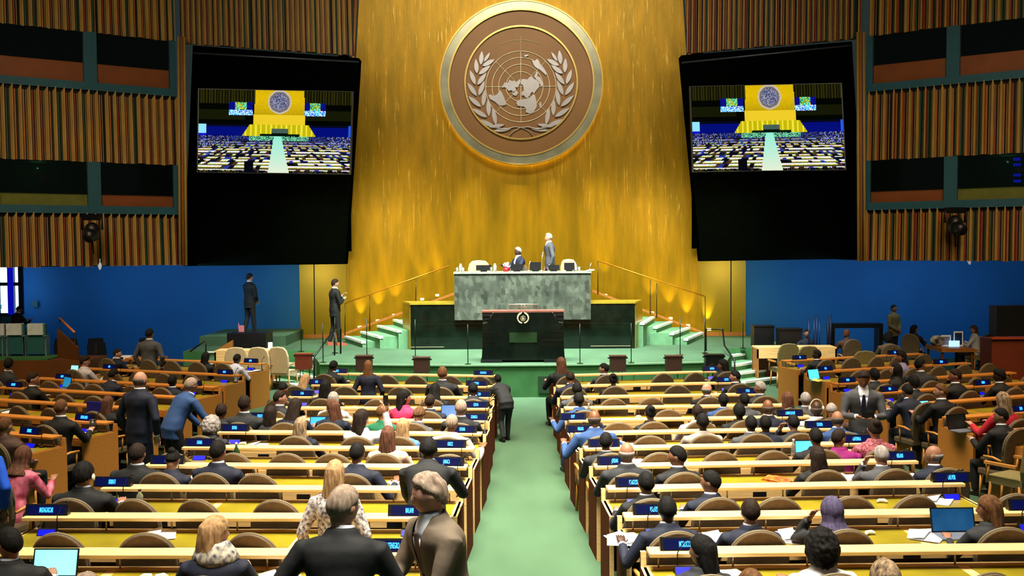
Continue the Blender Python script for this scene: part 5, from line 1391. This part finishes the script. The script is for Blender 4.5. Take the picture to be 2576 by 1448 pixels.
# ---------------------------------------------------------------- loose things on the desks
def on_desk(px, r, dy=-.28, key=None):
    s = -1 if px < 1299 else 1
    p, ang, t = desk_pt(key or (r, s), px, dy); p.z += .006; return p, ang
def where(r, s): return '%s row on the %s' % (front_ord(r), 'left' if s < 0 else 'right')
def papers(px, r, n, label, rot_=0, key=None, m=None, dy=-.3):
    p, ang = on_desk(px, r, dy, key); b = MB(); rn = random.Random(px)
    for k in range(n):
        a = R(rn.uniform(-14, 14)); M = Matrix.Translation((rn.uniform(-.05, .05), rn.uniform(-.03, .03), k*.006)) @ Matrix.Rotation(a, 4, 'Z')
        b.box(-.13, .13, -.17, .17, 0, .004, M=M)
        if k == n-1: b.add([(M @ Vector(v)) for v in ((-.13, -.17, .005), (0, -.17, .03), (0, .17, .03), (-.13, .17, .005))], [(0, 1, 2, 3)])
    tag(b.build('paper_stack', m or WHITE, loc=p, rz=ang+R(rot_)), label, 'papers', 'papers on the desks')
papers(690, 0, 3, 'white papers with pink cover on nearest left desk', 8)
papers(398, 1, 2, 'open white sheet on desk behind the KIRIBATI nameplate', 20, dy=-.16)
papers(455, 3, 2, 'white papers before the woman with white hair clip', 5)
papers(505, 3, 4, 'stack of open ring folders beside the man in navy', 0, dy=-.2)
papers(1010, 3, 2, 'white paper standing open beside black-suited big man', 40)
papers(1560, 1, 3, 'thick white booklet at aisle end of second nearest right desk', 3)
papers(1650, 2, 3, 'white papers beside the KYRGYZSTAN nameplate', 12)
papers(1810, 1, 3, 'white folded sheets beside navy-suited man with earpiece', -5)
papers(1830, 0, 4, 'pile of white papers on nearest right desk', 6)
papers(1990, 1, 4, 'loose white papers left of the headscarf woman', -10)
papers(2335, 1, 2, 'white booklet right of the big empty chair', -28)
papers(2370, 2, 2, 'open white booklet near LAO PDR nameplate', -25, dy=-.2)
papers(2140, 3, 3, 'white papers beside grey-haired man with hand at ear', 8)
papers(2300, 3, 2, 'white papers beside the bald man in navy', -8)
papers(1965, 3, 3, 'crumpled red and orange printed sheets on right desk', 30, m=mat('red_orange_print', (190, 20, 10), .6, rgb2=(210, 110, 20), scale=18, detail=1))
papers(1570, 5, 3, 'white papers beside the bald man in bright blue', 0)
papers(1600, 4, 2, 'white papers on fourth nearest right desk', 4)
papers(1085, 5, 2, 'white papers before grey-jacketed writing man', 6)
papers(640, 5, 2, 'white paper beside the green bottle, left', -12)
papers(176, 0, 3, 'white papers on the left side desk near the tall cup', -8, key=('side', 5, -1))
papers(22, 0, 3, 'white papers with purple cover, left edge side desk', 4, key=('side', 4, -1))
papers(630, 0, 3, 'white papers on the left front side desk', 2, key=('side', 0, -1))
papers(2060, 0, 2, 'yellow sheets on right side block desk', 0, key=('side', 1, 1), m=mat('yellow_sheet', (230, 200, 40), .6))
def laptop(px, r, label, colr, key=None, rot_=0, w=.33, dy=-.34, on=1.4, openang=105):
    p, ang = on_desk(px, r, dy, key)
    o = empty('laptop', p, label, 'laptop', None, ang+R(rot_))
    b = MB(); b.box(-w/2, w/2, -.11, .11, 0, .014); b.build('laptop_base', mat('laptop_grey', (130, 134, 150), .35, metal=.5), o)
    b = MB(); M = Matrix.Translation((0, .11, .012)) @ Matrix.Rotation(R(-(openang-90)), 4, 'X')
    b.box(-w/2, w/2, -.004, .006, 0, .22, M=M); lid = b.build('laptop_lid', BLACK, o)
    b = MB(); b.box(-w/2+.012, w/2-.012, -.006, -.004, .014, .208, M=M); b.build('laptop_screen', mat('laptop_screen_%d_%d_%d' % colr, colr, .3, emit=on, rgb2=tuple(min(255, c+25) for c in colr), scale=5), lid)
laptop(120, 0, 'open laptop with pale turquoise screen, bottom left corner', (120, 220, 230), w=.36)
laptop(2415, 1, 'open laptop with dark blue screen, bottom right', (6, 50, 90), w=.40, on=.8)
laptop(2040, 4, 'open laptop with bright blue document beside magenta jacket', (60, 180, 240))
laptop(800, 6, 'laptop with blue screen before brown-haired woman', (40, 130, 220), w=.3)
laptop(1128, 7, 'small laptop with grey-blue screen among the left front rows', (60, 90, 140), w=.26, on=.7)
laptop(152, 0, 'teal laptop before the typing man, left side block', (20, 110, 160), key=('side', 2, -1), w=.32, on=.9, rot_=-20)
laptop(2328, 0, 'open laptop with light blue page, right side block', (90, 190, 250), key=('side', 4, 1), w=.36, rot_=-4)
laptop(2016, 0, 'bright blue tablet-like laptop at the right block front', (60, 180, 230), key=('side', 1, 1), w=.3, rot_=8)
laptop(2425, 0, 'open black laptop seen from behind its dark screen', (8, 14, 12), key=('side', 5, 1), w=.36, on=.1)
laptop(60, 0, 'bright tablet screen held at the left side block front', (120, 220, 240), key=('side', 1, -1), w=.22)
q, ang = on_desk(248, 0, -.2, ('side', 4, -1))
b = MB(); b.box(-.22, .22, -.02, .02, 0, .24); tag(b.build('blue_folder', mat('blue_folder', (10, 16, 130), .6), loc=q, rz=ang), 'upright deep blue folder before reddish-haired woman', 'folder')
def bottle(px, r, label, m, key=None, h=.24, rr=.032, dy=-.22, cap=None):
    p, ang = on_desk(px, r, dy, key)
    o = empty('bottle', p, label, 'bottle')
    b = MB(); b.tube([(0, 0, 0), (0, 0, h*.62), (0, 0, h*.78), (0, 0, h*.9)], [rr, rr, rr*.45, rr*.4], 12); b.build('bottle_body', m, o)
    b = MB(); b.tube([(0, 0, h*.9), (0, 0, h)], rr*.45, 10); b.build('cap', cap or WHITE, o)
bottle(351, 2, 'clear hand sanitiser bottle with black pump near KIRIBATI nameplate', GL, h=.17, rr=.035, cap=BLACK, dy=-.22)
bottle(594, 4, 'dark green bottle with white label beside GHANA row desk', mat('green_bottle', (40, 70, 40), .2))
bottle(1997, 4, 'clear water bottle left of the blue-lit laptop', GL, h=.25)
bottle(1480, 7, 'clear plastic bottle beside the royal blue jacket', GL, h=.24)
p, ang = on_desk(233, 0, -.2, ('side', 5, -1))
b = MB(); b.tube([(0, 0, 0), (0, 0, .2)], [.034, .042], 14); b.tube([(0, 0, .2), (0, 0, .215)], .045, 14)
tag(b.build('travel_cup', mat('steel_cup', (90, 88, 84), .25, metal=.7), loc=p), 'tall steel travel cup on left side desk', 'cup')
EARP = mat('earpiece_ivory', (232, 220, 190), .5)
for px, r in ((365, 0), (402, 0), (553, 1), (1040 if 0 else 735, 0), (738, 0), (2220, 2), (2190, 1), (1785, 4), (672, 3), (610, 5), (1640, 7), (1605, 7), (2010, 7)):
    s = -1 if px < 1299 else 1
    p, ang = on_desk(px, r, -.24)
    b = MB(); b.tube([(-.05, 0, .012), (-.02, .02, .02), (.03, .01, .02), (.05, -.02, .012)], [.012, .02, .022, .012], 8)
    tag(b.build('earpiece', EARP, loc=p, rz=ang+R(px % 60)), 'small ivory earpiece lying on worktop near column %s, %s' % (ORD[1+(px//70) % 12], where(r, s)), 'earpiece', 'ivory earpieces on the worktops')

# headsets
def headset(px, py, Y, label, z=None):
    p = atY(px, py, Y)
    b = MB(); b.tube([(.095*math.cos(a), 0, .125*math.sin(a)) for a in [math.pi*k/12 for k in range(13)]], .006, 6)
    for s in (-1, 1): b.ell((s*.096, 0, -.01), (.016, .03, .038), 10, 8)
    tag(b.build('headset', mat('headset_white', (225, 222, 205), .5), loc=p), label, 'headset')
x, y, *_ = [q for q in SEATS if q[2] == 2 and q[0] < -3][0]
headset(210, 1198, y+.05, 'white headset on the black-haired man at KIRIBATI row')
x, y, *_ = [q for q in SEATS if q[2] == 6 and q[0] > 3.9][0]
headset(2054, 1025, y+.05, 'white headset on bald man near right row end')
# patterned scarf of the blonde woman
xs_, ys_, *_ = [q for q in SEATS if q[2] == 0 and -4 < q[0] < -1.5][0]
p = atY(543, 1385, ys_+.03)
b = MB(); b.loft([[(rx*math.cos(2*math.pi*k/26)*(1+.06*math.sin(3*k)), ry*math.sin(2*math.pi*k/26), z) for k in range(26)] for z, rx, ry in ((.075, .09, .085), (.05, .11, .10), (.0, .15, .125), (-.05, .17, .14), (-.085, .15, .13))])
tag(b.build('patterned_scarf', mat('scarf_leopard', (40, 44, 80), .8, rgb2=(200, 190, 170), scale=26, detail=1), loc=p), 'dark blue and white patterned scarf around the blonde woman', 'scarf')
# phone and glasses held
hd = atY(2163, 995, 14.5)
# ---------------------------------------------------------------- things in hands
def held(mb_fn, name, label, cat, person_label, hand_side, pz, fem, off=(0, .06, .02), m=None):
    for o in bpy.data.objects:
        if o.get('label') == person_label:
            P = pose(pz, fem); a = P['arms'][0 if hand_side < 0 else 1]
            T = a[3]; loc = Matrix.LocRotScale(o.location, o.rotation_euler, o.scale) @ (T+Vector(off))
            b = MB(); mb_fn(b); ob = b.build(name, m, loc=loc, rz=o.rotation_euler.z); tag(ob, label, cat); return ob
held(lambda b: b.box(-.02, .15, -.006, .006, -.03, .05), 'phone', 'black phone held out by the man in grey suit', 'phone', 'smiling man in grey suit and tie standing, photographing with phone', -1, 'camera', False, (.02, .10, .03), BLACK)
def gl(b):
    for s in (-1, 1): b.tube([(s*.03+.022*math.cos(2*math.pi*k/12), 0, .022*math.sin(2*math.pi*k/12)) for k in range(13)], .003, 5)
    b.tube([(-.008, 0, 0), (.008, 0, 0)], .003, 5); b.tube([(.052, 0, 0), (.055, -.1, -.01)], .003, 5); b.tube([(-.052, 0, 0), (-.055, -.1, -.01)], .003, 5)
held(gl, 'spectacles', 'dark-rimmed spectacles held by the man in tan jacket', 'glasses', 'man with wavy grey-blond hair in tan jacket and tie holding glasses', -1, 'handheld', False, (.02, .12, .05), BLACK)
held(lambda b: b.box(-.035, .035, -.005, .005, -.02, .12), 'phone', 'dark phone raised by the woman in white sleeves', 'phone', [t for t in [o.get('label') for o in bpy.data.objects] if t and t.startswith('woman in white sleeves')][0], 1, 'photo', True, (.0, .04, .08), BLACK)

# ---------------------------------------------------------------- left stand with folded seats, side furniture
r = empty('spectator_stand', (0, 0, 0), 'raised wooden stand at far left with brown panelled front', 'stand')
X1 = atY(222, 900, 24.6).x
b = MB(); b.box(-15.5, X1, 24.6, 25.75, 0, .9); b.build('stand_body', mat('stand_brown_wood', (96, 54, 20), .5, var=.15, scale=2), r)
b = MB(); b.box(-15.5, X1-1.0, 24.65, 25.7, .9, .93); b.build('stand_carpet', CARPETD, r)
b = MB(); a = atY(150, 800, 25.4); c = atY(188, 836, 24.7); b.tube([a, c], .03, 8); b.build('handrail', mat('pinkish_rail_wood', (180, 110, 84), .4), r)
b = MB(); b.tube([a, (a.x, a.y, .9)], .014, 6); b.tube([c, (c.x, c.y, .6)], .014, 6); b.build('rail_post', BLACKM, r)
b = MB(); d = atY(188, 862, 24.7); e = atY(152, 826, 25.4); b.hexa([(e.x, 25.3, .9), (d.x+.1, 24.7, .9), (d.x+.1, 24.6, .9), (e.x, 25.2, .9)], [(e.x, 25.3, e.z), (d.x+.1, 24.7, d.z-.1), (d.x+.1, 24.6, d.z-.1), (e.x, 25.2, e.z)]); b.build('parapet', mat('stand_brown_wood'), r)
for k, px in enumerate((-10, 34, 88)):
    p = atY(px, 905, 25.3)
    o = empty('folding_seat', (p.x, 25.3, .93), 'teal folding seat with white cover on left stand, %s from left' % ORD[k+1], 'seat', 'folding seats on the left stand')
    t = MB(); t.box(-.24, .24, .1, .16, .3, .78); t.box(-.22, .22, .06, .1, .05, .42); t.build('seat_back', mat('teal_seat', (30, 86, 92), .7), o)
    t = MB(); t.box(-.19, .19, .04, .17, .52, .80); t.build('head_cover', mat('pale_cover', (196, 206, 210), .7), o)
    for s in (-1, 1):
        t = MB(); t.box(s*.25, s*.29, 0, .2, 0, .5); t.tube([(s*.27, -.1, .5), (s*.27, .2, .5)], .02, 6); t.build('seat_side', mat('seat_side_grey', (110, 140, 146), .4, metal=.4), o)
# dark table at left rear with small things
p = atZ(330, 872, .78)
def table(x0, x1, y0, y1, h, label, m, legm=None, top=.04):
    r = empty('side_table', ((x0+x1)/2, (y0+y1)/2, 0), label, 'table'); hx = (x1-x0)/2; hy = (y1-y0)/2
    b = MB(); b.box(-hx, hx, -hy, hy, h-top, h); b.build('tabletop', m, r)
    for sx in (-1, 1):
        for sy in (-1, 1):
            b = MB(); b.box(sx*hx*.95, sx*hx*.95-sx*.05, sy*hy*.9, sy*hy*.9-sy*.05, 0, h-top); b.build('leg', legm or BLACKM, r)
    return r
Lx0 = atY(282, 870, 26.0).x; Lx1 = atY(402, 870, 26.0).x
table(Lx0, Lx1, 25.7, 26.6, .78, 'wooden table with dark frame at the far left rear', WOODD)
for k, (px, mm, nm, ct) in enumerate(((300, 'w', 'white papers pile', 'papers'), (318, 'w', 'white paper tray', 'papers'), (338, 'b', 'blue cup', 'cup'))):
    q = atY(px, 862, 26.0)
    b = MB(); 
    if ct == 'cup': b.tube([(0, 0, 0), (0, 0, .12)], [.035, .045], 12)
    else: b.box(-.13, .13, -.1, .1, 0, .05+.03*k)
    tag(b.build('paper_pile' if ct == 'papers' else 'cup', WHITE if mm == 'w' else mat('cup_blue', (30, 50, 200), .4), loc=(q.x, 26.0, .78)), nm+' on left rear table, %s from left' % ORD[k+1], ct)
# left ramp with wooden cheek and steps
r = empty('side_ramp', (0, 0, 0), 'green steps with wooden side cheek rising behind the left desks', 'steps')
q0 = atY(418, 935, 27.0); q1 = atY(562, 850, 27.6); q2 = atY(592, 850, 27.6)
b = MB(); b.hexa([(q0.x, 27.3, 0), (q2.x, 27.3, 0), (q2.x, 27.42, 0), (q0.x, 27.42, 0)], [(q0.x, 27.3, .15), (q2.x, 27.3, 1.12), (q2.x, 27.42, 1.12), (q0.x, 27.42, .15)]); b.build('side_cheek', WOODD, r)
for k, (xa, xb, yy) in enumerate(((434, 480, 914), (506, 543, 880), (531, 561, 860))):
    zz = .25+.3*k; p = atY(xa, yy, 26.9); q = atY(xb, yy, 26.9)
    b = MB(); b.box(p.x, q.x+.3, 26.7, 27.3, 0, zz); b.build('tread', mat('green_step_carpet'), r)
    b = MB(); b.box(p.x-.04, q.x, 26.66, 26.78, zz, zz+.03); b.build('nosing', NOSE, r)
b = MB(); b.tube([atY(478, 884, 26.7), atY(518, 855, 26.7)], .02, 6); b.tube([atY(518, 855, 26.7), atY(518, 895, 26.7)], .016, 6); b.build('rail', BLACKM, r)
# riser platform behind, for the guard
xg = atY(628, 840, 29.6).x
b = MB(); b.box(-9.18, -6.72, 29.3, 31.95, PZ, PZ+.28); tag(b.build('low_riser', CARPET), 'low dark green riser under the standing man by blue wall', 'riser')
a = atY(571, 860, 28.2).x; c = atY(669, 860, 28.2).x
b = MB(); b.box(a, c, 28.2, 29.0, PZ, PZ+.0+(atY(600, 838, 28.2).z-PZ)); tag(b.build('black_cabinet', BLACK), 'low black cabinet on the platform before the standing guard', 'cabinet')
q = atY(606, 838, 28.4)
b = MB(); b.box(-.05, .09, -.01, .01, .04, .22); b.tube([(-.06, 0, 0), (-.06, 0, .28)], .01, 5); tag(b.build('small_flag', mat('pinkish_flag', (190, 110, 120), .7), loc=q), 'small pinkish pennant on the low black cabinet', 'flag')
# left front clerks' desk
a = atZ(545, 893, .78); 
for nm, (xa, xb, yy), lab in (('clerk_table', (548, 692, 26.6), 'orange oak desk behind the tall beige chairs, left'), ('clerk_table', (1898, 2096, 26.6), 'orange oak desk behind the tall dim beige chairs, right')):
    x0 = atY(xa, 890, yy).x; x1 = atY(xb, 890, yy).x
    r = empty(nm, ((x0+x1)/2, yy, 0), lab, 'desk'); h = (x1-x0)/2
    b = MB(); b.box(-h, h, -.3, .3, .9, .94); b.build('tabletop', WOOD, r); b = MB(); b.box(-h, h, -.3, -.27, .66, .9); b.build('front_rail', WOOD, r)
    b = MB(); b.box(-h, h, .2, .24, 0, .9); b.build('modesty_panel', WOODR, r)
    for s in (-1, 1): b = MB(); b.box(s*h, s*(h-.04), -.3, .3, 0, .9); b.build('end_panel', WOODD, r)
q = atY(680, 868, 26.6); b = MB(); b.box(-.05, .05, -.04, .04, 0, .18); tag(b.build('white_card', WHITE, loc=(q.x, 26.6, .94)), 'white standing card on the oak desk behind beige chairs', 'card')
# right rear furniture
x0 = atY(2085, 820, 27.6).x; x1 = atY(2215, 820, 27.6).x
r = empty('glass_counter', ((x0+x1)/2, 27.6, 0), 'dark metal frame counter before the blue wall, right', 'counter'); h = (x1-x0)/2; zt_ = atY(2150, 812, 27.6).z
b = MB(); b.box(-h, h, -.2, .2, zt_-.12, zt_); b.build('counter_top', mat('counter_dark_steel', (24, 30, 40), .3, metal=.6), r)
for s in (-1, 1): b = MB(); b.box(s*h, s*(h-.1), -.2, .2, 0, zt_-.12); b.build('counter_leg', BLACKM, r)
b = MB(); b.box(-h, h, -.1, -.08, 0, .5); b.build('lower_panel', BLACK, r)
for k, px in enumerate((2035, 2048, 2055, 2062, 2083, 2090)):
    q = atY(px, 800, 27.2); b = MB(); b.tube([(0, 0, 0), (0, 0, q.z+.05*(k % 3))], .016, 6); b.tube([(0, 0, 0), (0, 0, .03)], .12, 12)
    tag(b.build('stanchion', mat('stanchion_blue_black', (16, 24, 60), .3, metal=.5), loc=(q.x, 27.2, 0)), 'slim dark upright pole by the right rear wall, %s from left' % ORD[k+1], 'pole', 'upright poles right rear')
for k, (px, w, h2, yy, z_) in enumerate(((1918, .55, .55, 28.4, PZ), (1985, .6, 1.3, 27.6, 0))):
    q = atY(px, 850, yy); b = MB(); b.box(-w/2, w/2, -.2, .2, 0, h2); b.box(-w/2-.02, w/2+.02, -.22, .22, h2, h2+.03)
    tag(b.build('black_cabinet', BLACK, loc=(q.x, yy, z_)), 'black cabinet right of the platform steps, %s' % ('nearer' if k == 0 else 'farther'), 'cabinet')
p0 = atZ(2335, 868, .80); p1 = atZ(2425, 872, .80)
table(p0.x, p1.x+.1, p0.y-.9, p0.y+.2, .80, 'oak table at right rear with signs and monitor', WOODD, WOODR, .1)
ty = p0.y-.3
for k, (px, py, w, h2, mm, lab) in enumerate(((2380, 850, .26, .30, 'w', 'white framed card standing on the right rear table'), (2411, 845, .25, .40, 'f', 'white-framed dark notice standing on the right rear table'))):
    q = atY(px, py, ty); o = empty('standing_card', (q.x, ty, .80), lab, 'sign')
    b = MB(); b.box(-w/2, w/2, 0, .02, 0, h2); b.build('frame', WHITE, o)
    b = MB(); b.box(-w/2+.03, w/2-.03, -.006, 0, .04, h2-.04); b.build('card_face', mat('card_dim', (120, 110, 120), .6) if mm == 'w' else mat('card_navy', (20, 40, 80), .5), o)
b = MB(); q = atY(2400, 860, ty-.1); b.box(-.14, .14, 0, .02, 0, .16); tag(b.build('lit_tablet', mat('lit_tablet', (150, 210, 255), emit=1.6), loc=(q.x, ty-.12, .80)), 'small glowing tablet on the right rear table', 'tablet')
b = MB(); q = atY(2345, 858, ty); b.ell((0, 0, .15), (.2, .12, .15), 12, 8); tag(b.build('striped_bag', mat('black_white_bag', (20, 20, 24), .7, rgb2=(190, 180, 170), scale=7, detail=0), loc=(p0.x+.12, ty, .80)), 'black and white bag on left end of rear table', 'bag')
# right brown wall block
x0 = atY(2510, 900, 23.5).x
r = empty('spectator_stand', (0, 0, 0), 'red-brown wooden stand wall at the far right', 'stand')
b = MB(); b.box(x0, 15.5, 23.8, 24.4, 0, 1.35); b.build('stand_body', mat('stand_red_wood', (104, 40, 18), .5, var=.15, scale=2), r)
b = MB(); b.box(x0-.03, 15.5, 23.74, 23.9, 1.35, 1.4); b.build('handrail', mat('stand_rail_red', (150, 60, 40), .4), r)
b = MB(); b.box(x0+.2, 15.5, 24.0, 24.4, 1.4, 2.1); b.build('stand_box', BLACK, r)

# black stage lights and small white fixtures on the galleries
for k, (px, py, lab) in enumerate(((232, 578, 'black moving stage light hanging on the left lower gallery'), (2402, 560, 'black moving stage light hanging on the right lower gallery'))):
    q = atY(px, py, 25.6 if px < 1288 else 25.9)
    o = empty('stage_light', q, lab, 'stage light')
    b = MB(); b.ell((0, 0, -.05), (.2, .2, .24), 16, 12); b.tube([(0, -.1, -.1), (.06, -.34, -.2)], [.16, .13], 14); b.build('light_head', BLACK, o)
    b = MB(); b.tube([(-.25, 0, .0), (-.25, 0, .26), (.25, 0, .26), (.25, 0, .0)], .03, 6); b.box(-.22, .22, -.12, .12, .24, .38); b.build('yoke', BLACKM, o)
    b = MB(); b.tube([(0, 0, .3), (0, .5, .3)], .03, 6); b.tube([(0, 0, -.25), (.02, 0, -.6)], .02, 6); b.build('bracket', BLACKM, o)
for k, (px, py) in enumerate(((251, 668), (2438, 655))):
    q = atY(px, py, 26.55)
    b = MB(); b.tube([(0, 0, .08), (0, 0, 0), (.01, -.02, -.1)], [.03, .05, .02], 10); b.tube([(0, 0, .06), (0, 0, .12), (0, .03, .17)], .014, 6)
    tag(b.build('small_dome_camera', mat('fixture_white', (235, 235, 245), .4, emit=.3), loc=q), 'small white fixture under %s gallery edge' % ('left' if k == 0 else 'right'), 'fixture')
b = MB(); b.box(-.08, .08, 0, .03, 0, .2); q = atY(88, 772, 31.9); tag(b.build('wall_panel', mat('small_panel_teal', (30, 80, 90), .6), loc=q), 'small teal panel on the dark wall beside left window', 'panel')
if not used[0]: pass
